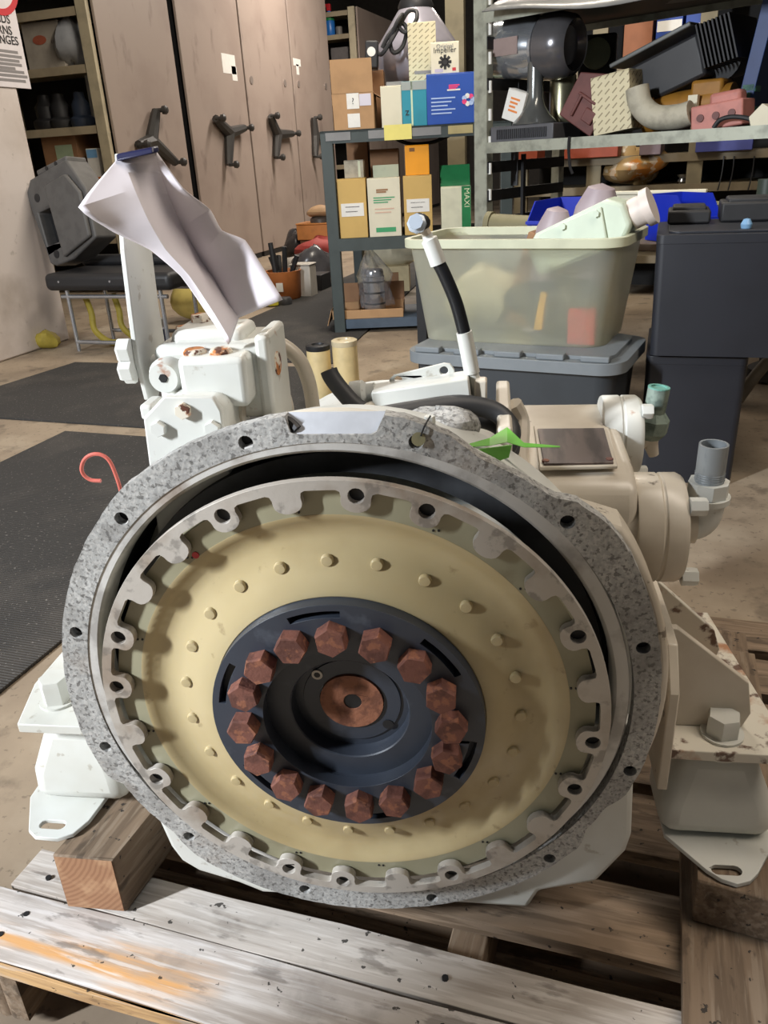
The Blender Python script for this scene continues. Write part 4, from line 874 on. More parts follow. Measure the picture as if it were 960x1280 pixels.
sp = T(435, 461, 173, 215, BZL, .36, .18); o = carton(sp, 'carton', 'brown carton at the back of the lower bench shelf, behind the shrink-wrapped pack', KRAFTD)
sp = T(464, 499, 186, 225, BZL, .34, .18); o = carton(sp, 'carton', 'brown carton at the back of the lower bench shelf, behind the ivory filter carton', KRAFTD)
cc = [BF.hit(px, py, .40) for px, py in ((484, 164), (496, 174), (515, 180), (540, 178), (560, 170), (575, 160), (560, 166), (535, 171), (505, 170), (490, 163))]
cab = MB().tube([p - cc[0] for p in cc], .010, 8, res=4).build('hanging_cable', BLACK); cab.location = cc[0]; tag(cab, 'black cable loop hanging under the bench top', 'cable')
# bottom shelf and floor below the bench
sp = T(419, 506, 387, 437, .075, .02, .30); o = carton(sp, 'carton', 'wide brown open carton holding a bagged chrome part', KRAFT, open_top=True); MB().box((0, sp.dp / 2 + .01, sp.h + .05), (sp.w, .004, .11), Matrix.Rotation(-.15, 3, 'X')).build('flap', KRAFTD, o); MB().box((-sp.w / 2 - .02, 0, sp.h - .04), (.004, sp.dp * .9, .09), Matrix.Rotation(.3, 3, 'Y')).build('flap', KRAFT, o); sK = sp
q = BF.hit(470, 400, .17); bgm = MB()
c = thing('chrome_canister', 'shiny chrome canister in a clear bag inside the wide open carton', 'canister', (q.x, q.y, .080)); 
MB().lathe([(.055, 0), (.06, .01), (.06, .20), (.056, .205), (.056, .23), (.05, .24), (0, .245)], (0, 0, 0), (0, 0, 1), 28).build('can', CHROME, c)
for k in range(3): MB().lathe([(.0605, .05 + .06 * k), (.0615, .055 + .06 * k), (.0605, .06 + .06 * k)], (0, 0, 0), (0, 0, 1), 28).build('band', DKMETAL, c)
def bagf(u, v):
    a = 2 * PI * u; r = (.085 + .02 * math.sin(5 * a + 9 * v) + .015 * math.sin(3 * a)) * (1 - .9 * max(0, v - .5) * 2 * .98 if v > .5 else 1)
    return Vector((r * math.cos(a) - .05 * max(0, v - .5), r * math.sin(a), .04 + .33 * v))
b = MB().grid(bagf, 24, 10).build('clear_bag', BAG, c)
for i, (px, py, r, lb, mt) in enumerate(((397, 430, .047, 'cream filter canister with a dark ring top, on the floor', DKMETAL), (430, 424, .050, 'plastic-wrapped cream filter canister beside the dark-topped one', simple('wrap_top', (206, 192, 160), .3)))):
    q = at(px, py, y=2.92 + .03 * i); h = q.z - .0085
    f = thing('filter_canister', lb, 'filter', (q.x, q.y, .0085), group='cream filter canisters')
    MB().lathe([(r, 0), (r, h * .9), (r * .97, h * .93)], (0, 0, 0), (0, 0, 1), 28).build('can', FILTER, f)
    MB().lathe([(r * 1.0, h * .90), (r * 1.03, h * .92), (r * 1.03, h * .985), (r * .9, h), (r * .55, h), (r * .5, h * .97), (0, h * .97)], (0, 0, 0), (0, 0, 1), 28).build('end_cap', mt, f)
FB = Frame((-2.0, 5.55), BF.yaw)
sp = Spot(FB, 463, 512, 333, 356, 0.0, 0, .3); sp.h = max(sp.h, .16); o = carton(sp, 'carton', 'squat cream carton on the floor behind the bench', simple('cream_card', (206, 190, 150), .7)); sticker(o, sp, .62, .6, .22, .35, KRAFTD); sq = sp
m = MB().blob((0, 0, .09), (.20, .13, .10), 9, .15, 16); ob = m.build('paper_bundle', simple('cream_paper', (200, 192, 166), .7)); ob.location = sq.loc + Vector((-.02, 0, sq.h - .01)); tag(ob, 'crumpled cream paper bundle on the squat floor carton', 'paper')
b = at(548, 470, y=3.3); m = MB().lathe([(.05, 0), (.055, .02), (.055, .14), (.025, .18), (.025, .21), (0, .212)], (0, 0, 0), (0, 0, 1), 20); ob = m.build('plastic_jug', simple('jug_white', (214, 212, 200), .4)); ob.location = (b.x, b.y, 0); tag(ob, 'small white plastic jug on the floor by the grey-lidded tote', 'jug')

# ------------------------------------------------------------------ galvanised rack
RF = Frame((-.80, 3.75), math.radians(-24)); RL, RD, RZ = 1.75, .64, .925; RU = RF.hit(780, -6, -.02).z + .03
rack = thing('galvanised_rack', 'galvanised slotted-angle rack crowded with engine parts', 'rack', RF.loc(RL / 2, RD / 2, 0), RF.yaw)
def rp(mb, nm, mt, **k): o = mb.build(nm, mt, rack, **k); o.location = (-RL / 2, -RD / 2, 0); return o
for x in (.03, RL - .03):
    for y in (.0, RD):
        rp(MB().box((x, y, 1.15), (.062, .006, 2.3)).box((x + (.031 if x < 1 else -.031), y + (.02 if y == 0 else -.02), 1.15), (.006, .045, 2.3)), 'post', GALV)
for k in range(14):
    rp(MB().box((.070, .014, .30 + k * .105), (.012, .008, .045)), 'paint_mark', WHITEP)
for z, nm in ((RZ, 'shelf'), (RU, 'upper_shelf')):
    rp(MB().box((RL / 2 + .03, RD / 2 + .02, z - .008), (RL - .08, RD - .02, .010)), nm, DKMETAL); rp(MB().box((RL / 2 + .04, -.008, z - .018), (RL - .06, .008, .042)), 'shelf_edge', GALV)
    rp(MB().box((RL / 2 + .04, RD + .008, z - .018), (RL - .06, .008, .042)), 'shelf_edge', GALV)
for z in (.83, .715, .60, .485, .30, .12, 1.15, 1.30):
    rp(MB().box((.062, RD / 2, z), (.010, RD, .045)), 'side_rail', DKMETAL)
rp(MB().box((.075, RD * .42, .60), (.014, .02, .55)), 'side_strut', DKMETAL)
rp(MB().tube([(.47, -.016, RZ + .006), (.47, -.018, RZ - .04), (.475, -.012, RZ - .10), (.485, -.006, RZ - .13)], .006, 6), 'wire_tie', DKMETAL)

Rz_ = lambda *a: Spot(RF, *a)
def rthing(mb, name, label, cat, mat, px, py, off, z, rot=(0, 0, 0), **k):
    q = RF.hit(px, py, off); o = mb.build(name, mat, **k); o.location = (q.x, q.y, z); o.rotation_euler = (rot[0], rot[1], rot[2] + RF.yaw); return tag(o, label, cat)
# slotted grey tray at the front
sp = Rz_(613, 691, 156, 176, RZ, .01, .22); m = MB().box((0, 0, sp.h / 2), (sp.w, sp.dp, sp.h))
tr = m.build('finned_core', simple('grey_core', (88, 88, 92), .5, .2), bevel=.004); tr.location = sp.loc; tr.rotation_euler = (0, 0, RF.yaw); tag(tr, 'grey finned radiator core lying at the front of the galvanised rack shelf', 'radiator')
for k in range(26): MB().box((-sp.w * .38 + k * sp.w * .031, -sp.dp / 2 - .002, sp.h * .5), (.0035, .006, sp.h * .6)).build('fin', DKMETAL, tr)
zc = RZ + sp.h + .001
# white card box leaning
s2 = Rz_(629, 652, 118, 156, zc, .06, .05); o = carton(s2, 'carton', 'narrow white box with orange writing leaning on the radiator core', WHITEP, tilt=.32); printed(o, s2, .5, .72, .5, 4, .13, simple('orange_ink', (222, 130, 60), .6, 0, 0), .5); o.location.x -= .01; o.location.z += .018
# chrome stack: flared foot
q = RF.hit(668, 155, .10); q2 = RF.hit(668, 95, .10); w = (RF.hit(692, 150, .10) - q).dot(RF.e)
fn = MB().lathe([(w * 1.0, 0), (w * 1.02, .006), (w * .95, .012), (w * .70, .035), (w * .45, .07), (w * .36, .10), (w * .36, q2.z - zc + .05), (0, q2.z - zc + .05)], (0, 0, 0), (0, 0, 1), 32).build('chrome_funnel', simple('dark_chrome', (120, 122, 120), .2, .6, .2)); fn.location = (q.x, q.y, zc); tag(fn, 'dark chrome funnel with flared foot standing on the radiator core', 'funnel')
# big chrome canister on its side over it
qa, qb = RF.hit(620, 62, .16), RF.hit(722, 56, .16); ax = (qb - qa); L_ = ax.length; r = (RF.hit(650, 18, .16).z - RF.hit(650, 97, .16).z) / 2
can = thing('chrome_silencer', 'large chrome silencer canister with flared ribbed end lying across the rack', 'silencer', (qa.x, qa.y, qa.z - r))
d3 = ax.normalized()
MB().lathe([(0, 0), (r * .78, .0), (r * .98, .025), (r, .05), (r, L_ * .52), (r * .93, L_ * .56), (r * .93, L_ * .60)], (0, 0, r), d3, 40).build('barrel', CHROME, can)
MB().lathe([(r * .90, L_ * .60), (r * 1.04, L_ * .64), (r * 1.06, L_ * .80), (r * .95, L_ * .94), (r * .80, L_ * .98), (r * .72, L_ * .96), (r * .60, L_ * .90), (0, L_ * .88)], (0, 0, r), d3, 40).build('flared_end', simple('smoked_chrome', (110, 108, 110), .2, .5, .2), can)
MB().box((0, 0, 0), (L_ * .34, .004, r * .55)).build('label_plate', simple('mauve_label', (150, 130, 124), .5, 0, .2), can); can.children[-1].location = d3 * L_ * .30 + Vector((0, 0, r)) - RF.d * (r * 1.005); can.children[-1].rotation_euler = (0, 0, RF.yaw)
MB().box((L_ * .2, .05, -.22), (.03, .03, .42)).build('support_leg', DKMETAL, can)
# grey upright cylinder
q = RF.hit(700, 155, .26); rthing(MB().lathe([(.05, 0), (.055, .02), (.055, .24), (.04, .27), (.038, .32), (0, .32)], (0, 0, 0), (0, 0, 1), 28), 'steel_cylinder', 'tarnished steel cylinder upright behind the maroon casting', 'cylinder', simple('tarnished_steel', (150, 146, 120), .3, .8), 702, 155, .26, RZ)
# maroon casting
m = MB().prism([(-.085, 0), (.085, 0), (.085, .20), (.03, .22), (-.085, .17)], -.03, .03).box((.0, -.036, .11), (.09, .012, .012)).box((-.03, -.036, .07), (.012, .012, .09)).box((.04, -.036, .06), (.05, .012, .05))
rthing(m, 'maroon_casting', 'maroon painted rectangular casting tilted against the dashed carton', 'machine part', MAROON, 722, 165, .10, RZ + .045, rot=(0, math.radians(32), 0), bevel=.004)
# dashed carton leaning
sp = Rz_(742, 789, 95, 168, RZ, .06, .13); o = carton(sp, 'carton', 'leaning ivory carton covered in slanted dashes on the galvanised rack', DASH, tilt=-.13); o.location.z += .012
# greenish disc
q = RF.hit(745, 67, .45); dd = MB().lathe([(0, -.02), (.055, -.02), (.06, -.01), (.06, .01), (.05, .015), (0, .012)], (0, 0, 0), (.1, -1, .1), 24).build('round_cap', simple('pale_green_cap', (136, 142, 116), .6)); dd.location = q; tag(dd, 'pale green round cap on the black housing at the back of the rack', 'cap')
MB().lathe([(.05, .0), (.05, -.10), (.0, -.10)], (0, 0, 0), (.1, -1, .1), 20).build('cap_stub', DKMETAL, dd); MB().box((0, .12, -.12), (.16, .12, .40)).build('black_housing', BLACK, dd, bevel=.01)
# black tilted blower housing
qa, qb = RF.hit(800, 92, .30), RF.hit(925, 60, .30); hb = thing('blower_housing', 'big black tilted blower housing with fins across the rack', 'machine part', ((qa + qb) / 2 - Vector((0, 0, .10))), RF.yaw)
wv = (qb - qa).dot(RF.e)
Rt = Matrix.Rotation(-.33, 3, 'Y')
MB().box((-.04, 0, .06), (wv * .80, .26, .15), Rt).build('housing', simple('satin_black', (46, 46, 48), .4, .1, .3, 9), hb, bevel=.012)
MB().box((-.09, -.02, .155), (wv * .85, .28, .016), Rt).build('lid', simple('dull_grey', (112, 114, 112), .35, .3), hb, bevel=.004)
for k in range(9): MB().box((wv * .28 + k * .014, -.02, .13 + k * .003), (.006, .27, .15), Rt).build('fin', BLACK, hb)
MB().cyl((wv * .36, -.05, .10), (wv * .36, .12, .12), .085, n=20).build('end_drum', BLACK, hb)
# ochre pump body under it
q = RF.hit(870, 140, .22); pu = thing('ochre_pump', 'ochre painted pump body lying under the black blower housing', 'pump', (q.x, q.y, RZ), RF.yaw)
MB().cyl((-.16, 0, .07), (.14, 0, .10), .065, .055, 24).build('pump_body', OCHRE, pu); MB().box((.05, 0, .12), (.12, .10, .10)).build('pump_head', OCHRE, pu, bevel=.012); MB().cyl((-.19, 0, .07), (-.15, 0, .07), .075, n=20).build('pump_flange', OCHRE, pu); MB().box((.02, -.08, .10), (.035, .02, .04)).build('paper_tag', IVORY, pu)
# grey-white elbow pipe end
rthing(MB().tube([(-.05, 0, .16), (-.03, 0, .10), (.03, 0, .055), (.12, 0, .05), (.17, 0, .06)], .043, 20), 'pipe_bend', 'dusty grey-white pipe bend lying beside the leaning dashed carton', 'pipe', simple('dusty_white', (176, 170, 152), .7, 0, .5, 20), 808, 165, .08, RZ)
# salmon block
sp = Rz_(862, 926, 128, 160, RZ, .05, .12); pk = thing('salmon_manifold', 'salmon pink painted manifold block at the shelf edge', 'machine part', sp.loc, RF.yaw)
MB().box((0, 0, sp.h / 2), (sp.w, sp.dp, sp.h), Matrix.Rotation(-.10, 3, 'Y')).build('block', PINKP, pk, bevel=.006); MB().box((.01, .01, sp.h + .01), (sp.w * .6, sp.dp * .6, .05), Matrix.Rotation(-.10, 3, 'Y')).build('raised_face', PINKP, pk, bevel=.012)
for k in range(3): MB().cyl((-sp.w * .3 + k * sp.w * .3, -sp.dp / 2 - .006, sp.h * (.45 + .06 * k)), (-sp.w * .3 + k * sp.w * .3, -sp.dp / 2 + .01, sp.h * (.45 + .06 * k)), .013, n=14).build('port', MAROON, pk)
cc = [RF.hit(px, py, .02) for px, py in ((892, 160), (900, 150), (915, 146), (935, 148), (950, 156), (958, 162))]
ob = MB().tube([p - cc[0] for p in cc], .008, 8).build('black_hose', BLACK); ob.location = cc[0]; tag(ob, 'thin black hose curling in front of the salmon manifold', 'hose')
rthing(MB().box((0, 0, .06), (.07, .10, .12)).box((.02, -.02, .13), (.05, .06, .03)), 'green_cap_box', 'pale grey box with green cap behind the salmon manifold', 'box', simple('sea_green', (96, 150, 124), .5, 0, .4), 930, 150, .25, RZ, bevel=.005)
rthing(MB().prism([(-.03, 0), (.04, 0), (.05, .04), (.0, .07), (-.04, .03)], -.03, .03), 'cream_wedge', 'small cream plastic wedge at the shelf edge past the salmon manifold', 'wedge', IVORY, 953, 158, .03, RZ, bevel=.003)
rthing(MB().box((0, 0, .17), (.05, .20, .34), Matrix.Rotation(.15, 3, 'Y')), 'manual_book', 'blue book with yellow edge standing at the far end of the rack', 'book', simple('book_blue', (40, 62, 110), .5), 957, 80, .30, RZ + .07, bevel=.002)
# upper shelf grey sheet
sv = MB().grid(lambda u, v: Vector((.06 + u * (RL + .02), -.10 + v * .55, .035 - .05 * u - .03 * math.sin(3 * u) * v - .30 * max(0, .25 - v) * (.6 + 2.0 * u * (1 - u)) + .008 * math.sin(17 * u + 6 * v))), 30, 10).build('plastic_sheet', GREYSHEET, smooth=80)
sd = sv.modifiers.new('t', 'SOLIDIFY'); sd.thickness = .004; sv.location = RF.loc(.05, 0, RU + .0); sv.rotation_euler = (0, 0, RF.yaw); tag(sv, 'grey plastic sheet draped over the upper rack shelf', 'sheet')

# ------------------------------------------------------------------ shelving behind the rack
SB = Frame((-.88, 5.5), math.radians(-6)); SLn = 3.2
BCREAM = simple('shaded_cream_metal', (128, 118, 94), .6, .1, .4, 8); BSHELF = simple('shaded_tan_shelf', (122, 110, 88), .6, .1, .4, 6)  # cream and tan darkened to paint in the shade behind the rack
back = thing('back_shelving', 'cream upright shelving standing in the dark behind the galvanised rack', 'shelving', SB.loc(SLn / 2, .25, 0), SB.yaw)
def sbp(mb, nm, mt, **k): o = mb.build(nm, mt, back, **k); o.location = (-SLn / 2, -.25, 0); return o
for px in (742, 868): 
    c = SB.coord(SB.hit(px, 210, 0)); sbp(MB().box((c[0], .02, 1.1), (.085, .03, 2.2)), 'upright', BCREAM)
c = SB.coord(SB.hit(569, 100, .52)); sbp(MB().box((c[0], .54, 1.3), (.13, .04, 2.6)), 'end_upright', BCREAM)
for x in (.0, SLn): sbp(MB().box((x, .02, 1.1), (.085, .03, 2.2)), 'upright', BCREAM)
zs = [SB.hit(800, 194, 0).z, SB.hit(800, 232, 0).z - .0, 1.30, .25, 1.75]
for z in zs: sbp(MB().box((SLn / 2, .25, z - .01), (SLn, .46, .02)).box((SLn / 2, .0, z - .022), (SLn, .012, .045)), 'shelf', BSHELF)
sbp(MB().box((SLn / 2, .50, 1.1), (SLn, .02, 2.2)), 'back_board', simple('black_board', (30, 28, 27), .8, 0, 0))
def sthing(mb, name, label, cat, mat, px, py, off, z, **k):
    q = SB.hit(px, py, off); o = mb.build(name, mat, **k); o.location = (q.x, q.y, z); o.rotation_euler = (0, 0, SB.yaw); return tag(o, label, cat)
zA, zB = zs[0], zs[1]
sp = Spot(SB, 819, 851, 12, 56, 1.30, .05, .2); sp.h = SB.hit(835, 12, .05).z - 1.30; o = carton(sp, 'carton', 'blue carton with a white band on the high back shelf', simple('royal_blue', (30, 66, 150), .5), group='blue banded cartons'); sticker(o, sp, .5, .70, .95, .20, WHITEP)
sp = Spot(SB, 855, 873, 14, 56, 1.30, .05, .2); sp.h = SB.hit(864, 14, .05).z - 1.30; o = carton(sp, 'carton', 'narrow blue carton with a white band beside the wider blue one', simple('royal_blue', (30, 66, 150), .5), group='blue banded cartons'); sticker(o, sp, .5, .66, .95, .18, WHITEP)
sp = Spot(SB, 778, 813, 20, 76, 1.30, .08, .2); sp.h = SB.hit(795, 18, .08).z - 1.30; o = carton(sp, 'carton', 'reddish brown carton beside the blue banded cartons', simple('red_brown_card', (150, 96, 66), .7))
sp = Spot(SB, 905, 940, 25, 56, 1.30, .05, .2); o = carton(sp, 'carton', 'cream carton on the high back shelf behind the black fins', IVORY)
for i, (px, c, w) in enumerate(((655, (150, 66, 40), .22), (740, (150, 66, 40), .34), (815, (120, 104, 110), .12), (905, (60, 66, 130), .30))):
    sthing(MB().box((0, 0, .03), (w, .2, .06)).box((0, 0, .065), (w * .96, .19, .012)), 'gasket_box', ('flat rust-red box lying on the back shelf above the blue bin', 'flat rust-red box lying under the dashed carton shelf', 'small flat mauve box on the back shelf', 'flat navy box on the back shelf behind the salmon manifold')[i], 'box', simple('gasket_%d' % i, c, .6), px, 190, .04, zA, bevel=.003)
sthing(MB().blob((0, 0, .11), (.20, .14, .10), 21, .14, 20), 'plastic_bag', 'clear plastic bag of orange fittings on the back shelf', 'bag', (lambda: Mat('bag_orange', rgb(150, 124, 84), .25).spots(rgb(176, 110, 40), 6, .5, .62, .9).spots(rgb(190, 180, 160), 14, .6, .66, .7).m)(), 792, 222, .1, zB)
sthing(MB().lathe([(.02, 0), (.03, .01), (.02, .03), (.035, .05), (0, .055)], (0, 0, 0), (0, 0, 1), 16), 'chrome_stopper', 'small chrome stopper standing beside the clear bag', 'stopper', CHROME, 852, 232, .1, zB)
# table with cream board, blue bins and olive boxes behind the totes
TF = Frame((-.9, 3.02), math.radians(-14)); TZ = .60
tb = thing('side_table', 'low dark table behind the clear tote carrying blue bins', 'table', TF.loc(.78, .22, 0), TF.yaw)
MB().box((0, 0, TZ - .012), (1.55, .44, .024)).build('table_top', simple('brown_board', (84, 70, 56), .7), tb, bevel=.003)
for x in (-.74, .74):
    for y in (-.19, .19): MB().box((x, y, TZ / 2 - .012), (.04, .04, TZ - .024)).build('leg', DKMETAL, tb)
def bin_(label, px, py, off, w, d, h, yaw, tilt):
    q = TF.hit(px, py, off); b = thing('parts_bin', label, 'bin', (q.x, q.y, TZ + .002), group='blue plastic parts bins'); b.rotation_euler = (tilt, 0, yaw)
    t = .004
    MB().prism([(-d / 2, 0), (d / 2, 0), (d / 2, h), (-d / 2 + .05, h), (-d / 2, h * .55)], -w / 2, -w / 2 + t, axis='x').prism([(-d / 2, 0), (d / 2, 0), (d / 2, h), (-d / 2 + .05, h), (-d / 2, h * .55)], w / 2 - t, w / 2, axis='x').box((0, 0, t / 2), (w - 2 * t, d, t)).box((0, d / 2 - t / 2, h / 2), (w - 2 * t, t, h)).box((0, -d / 2 + t / 2, h * .27), (w - 2 * t, t, h * .54)).build('bin_shell', BLUEBIN, b)
    MB().box((0, -d / 2 - .006, h * .50), (w, .014, .010)).build('front_rim', BLUEBIN, b); MB().box((0, d / 2 + .006, h - .005), (w, .014, .010)).build('back_rim', BLUEBIN, b); return b
bin_('blue parts bin behind the mauve bottles', 708, 268, .10, .17, .24, .13, math.radians(-20), 0)
bin_('blue parts bin tilted beside the black storage box', 853, 275, .08, .13, .20, .14, math.radians(35), 0)
def tthing(mb, name, label, cat, mat, px, py, off, z, yaw=0, **k):
    q = TF.hit(px, py, off); o = mb.build(name, mat, **k); o.location = (q.x, q.y, z); o.rotation_euler = (0, 0, TF.yaw + yaw); return tag(o, label, cat)
tthing(MB().box((0, 0, .065), (.34, .02, .13)).box((0, -.004, .135), (.36, .03, .012)), 'cream_board', 'cream board standing behind the tilted blue bin', 'board', IVORY, 815, 262, .34, TZ, bevel=.003)
tthing(MB().box((0, 0, .045), (.17, .12, .09)).box((0, 0, .095), (.19, .14, .012)).box((0, -.066, .06), (.16, .006, .012)), 'olive_tray', 'pale olive plastic tray with a rimmed lid behind the black storage box', 'tray', simple('pale_olive', (150, 150, 112), .5), 912, 275, .28, TZ + .0, bevel=.004)
tthing(MB().cyl((-.14, 0, .045), (.12, 0, .03), .04, n=18).cyl((-.16, 0, .047), (-.14, 0, .046), .046, n=18), 'pipe_roll', 'dusty olive pipe lying on the table beside the blue bin', 'pipe', simple('dusty_olive', (120, 114, 84), .7), 660, 272, .16, TZ)
tthing(MB().lathe([(.05, 0), (.07, .02), (.07, .08), (.03, .10), (.03, .17), (0, .17)], (0, 0, 0), (0, 0, 1), 18), 'dark_casting', 'dark green casting standing on the table past the olive tray', 'machine part', simple('bottle_green', (48, 58, 50), .5), 955, 265, .25, TZ)
for i, px in enumerate((905, 918, 943)):
    q = SB.hit(px, 195, -.03); q2 = SB.hit(px - 8, 238, -.03); ob = MB().tube([Vector((0, 0, 0)), (q2 - q) * .5 + Vector((.006, 0, 0)), q2 - q], .004, 6).build('chain_length', DKMETAL); ob.location = q; tag(ob, 'thin dark chain hanging from the back shelf', 'chain', 'chains under the back shelf')

# ------------------------------------------------------------------ totes and black boxes
def rrect(w, d, r, n=5):
    p = []
    for cx, cy, a0 in ((w / 2 - r, d / 2 - r, 0), (-w / 2 + r, d / 2 - r, PI / 2), (-w / 2 + r, -d / 2 + r, PI), (w / 2 - r, -d / 2 + r, 1.5 * PI)):
        for i in range(n + 1): a = a0 + PI / 2 * i / n; p.append((cx + r * math.cos(a), cy + r * math.sin(a)))
    return p
def shell(w0, d0, w1, d1, h, r, t, base=True):
    """open-topped tapered tub"""
    m = MB(); o0, o1 = rrect(w0, d0, r), rrect(w1, d1, r); i0, i1 = rrect(w0 - 2 * t, d0 - 2 * t, r - t), rrect(w1 - 2 * t, d1 - 2 * t, r - t); n = len(o0)
    m.add([(x, y, 0) for x, y in o0] + [(x, y, h) for x, y in o1] + [(x, y, h) for x, y in i1] + [(x, y, t) for x, y in i0],
          [tuple(range(n - 1, -1, -1)), tuple(range(3 * n, 4 * n))] + [(k + i, k + (i + 1) % n, k + (i + 1) % n + n, k + i + n) for k in (0, n, 2 * n) for i in range(n)])
    return m
LZ = .40; ty = math.radians(-9)
fl, fr_ = at(502, 441, z=LZ - .02), at(783, 446, z=LZ - .02)
e = Vector((math.cos(ty), math.sin(ty), 0)); dd = Vector((-math.sin(ty), math.cos(ty), 0))
TW, TD = .625, .37
tc = Vector((fl.x, fl.y, 0)) + e * (TW / 2) + dd * (TD / 2 - .0)
tote = thing('storage_tote', 'slate storage tote with a light grey lid, under the clear tote', 'tote', tc, ty)
sh0 = shell(TW - .09, TD - .09, TW - .05, TD - .05, LZ - .05, .05, .004).build('tub', TOTEBLK, tote)
for k in range(9): MB().box((-TW * .38 + k * TW * .095, -TD / 2 + .038, .19), (.010, .010, .30), Matrix.Rotation(-.045, 3, 'X')).build('rib', TOTEBLK, tote)
lid = MB().prism(rrect(TW, TD, .07, 8), LZ - .05, LZ - .018, axis='z').build('lid', LIDGREY, tote, bevel=.008, seg=3)
MB().prism(rrect(TW - .07, TD - .07, .05, 8), LZ - .018, LZ - .008, axis='z').build('lid_panel', LIDGREY, lid, bevel=.004)
for k in range(5): MB().box((-TW * .38 + k * TW * .19, -TD / 2 + .025, LZ - .010), (.075, .03, .016)).build('lid_lug', LIDGREY, lid, bevel=.003)
# clear tote standing on the lid
CZ = LZ - .007; cy_ = ty
cbl = at(527, 424, z=CZ); cbr = at(768, 440, z=CZ); ctl = at(514, 300, y=2.17)
CW0 = .535; CD0 = .30; chh = .285
cc_ = Vector((cbl.x, cbl.y, CZ)) + e * (CW0 / 2) + dd * (CD0 / 2)
clear = thing('clear_tote', 'cloudy clear plastic tote full of parts on the grey lid', 'tote', cc_, ty)
shell(CW0, CD0, CW0 + .075, CD0 + .055, chh, .06, .003).build('tub', CLEAR, clear)
ro, ri = rrect(CW0 + .10, CD0 + .08, .07, 8), rrect(CW0 + .065, CD0 + .045, .055, 8)
MB().prism(ro, chh - .022, chh + .002, [ri], axis='z').build('rim', simple('cloudy_rim', (196, 198, 172), .35, 0, .2), clear, bevel=.003)
def ct(mb, name, label, cat, mat, x, y, z, rot=(0, 0, 0), **k):
    o = mb.build(name, mat, **k); p = cc_ + e * x + dd * y; o.location = (p.x, p.y, CZ + z); o.rotation_euler = (rot[0], rot[1], ty + rot[2]); return tag(o, label, cat)
# contents
wp = thing('pump_housing', 'pale green-white pump housing with bolted cover sticking out of the clear tote', 'pump', (0, 0, 0)); p = cc_ + e * .175 + dd * (-.03); wp.location = (p.x, p.y, CZ + .275); wp.scale = (1.15, 1.15, 1.15); wp.rotation_euler = (0, -.42, ty)
MB().prism([(-.12, -.04), (.09, -.05), (.12, -.02), (.12, .03), (.09, .055), (-.09, .055), (-.125, .03)], -.05, .05).build('housing', PALEGREEN, wp, bevel=.010, seg=3)
MB().prism([(-.105, -.035), (.06, -.04), (.075, .045), (-.08, .05), (-.11, .025)], -.058, -.05).build('cover', PALEGREEN, wp, bevel=.003)
for x, z in ((-.09, .035), (-.085, -.025), (.045, -.03), (.06, .035), (-.02, .042)): MB().cyl((x, -.058, z), (x, -.065, z), .008, n=6).build('bolt', PALEGREEN, wp)
MB().cyl((.12, 0, 0), (.165, 0, 0), .034, n=20).cyl((.15, 0, 0), (.168, 0, 0), .042, n=20).build('spigot', simple('white_plastic_spigot', (220, 208, 200), .5), wp)
for x, y, r, h, lb in ((.035, .045, .054, .355, 'lower mauve plastic bottle standing in the clear tote behind the pump housing'), (.140, .075, .066, .41, 'taller mauve plastic bottle standing in the clear tote beside the pump housing')):
    ct(MB().lathe([(r, 0), (r, h * .72), (r * .92, h * .84), (r * .55, h * .97), (0, h)], (0, 0, 0), (0, 0, 1), 24), 'plastic_bottle', lb, 'bottle', MAUVEP, x, y, .004, (.08, .15, 0))
ct(MB().box((0, 0, .13), (.10, .09, .26), Matrix.Rotation(.3, 3, 'Y')), 'carton', 'small brown carton tilted inside the clear tote', 'box', KRAFTD, .02, .04, .02, bevel=.003)
ct(MB().prism([(-.012, 0), (.012, 0), (.022, .10), (.006, .105)], -.01, .01), 'yellow_wedge', 'yellow wedge showing through the clear tote wall', 'wedge', simple('bright_yellow', (232, 176, 60), .5), .085, -.130, .04, bevel=.002)
ct(MB().box((0, 0, .045), (.075, .03, .09)).box((0, 0, .093), (.07, .028, .006)), 'red_tin', 'red tin box showing through the clear tote wall', 'tin', RED, .205, -.122, .004, bevel=.003)
ct(MB().blob((0, 0, .075), (.15, .09, .07), 31, .15, 18), 'cloth_bundle', 'dark grey bundle at the bottom of the clear tote', 'bundle', simple('dark_bundle', (78, 80, 80), .8), .10, .0, .010)
ct(MB().blob((0, 0, .09), (.11, .085, .085), 33, .14, 18), 'plastic_bundle', 'cream wrapped bundle inside the clear tote behind the upright hose', 'bundle', simple('cream_bundle', (196, 190, 160), .6), -.14, .02, .010)
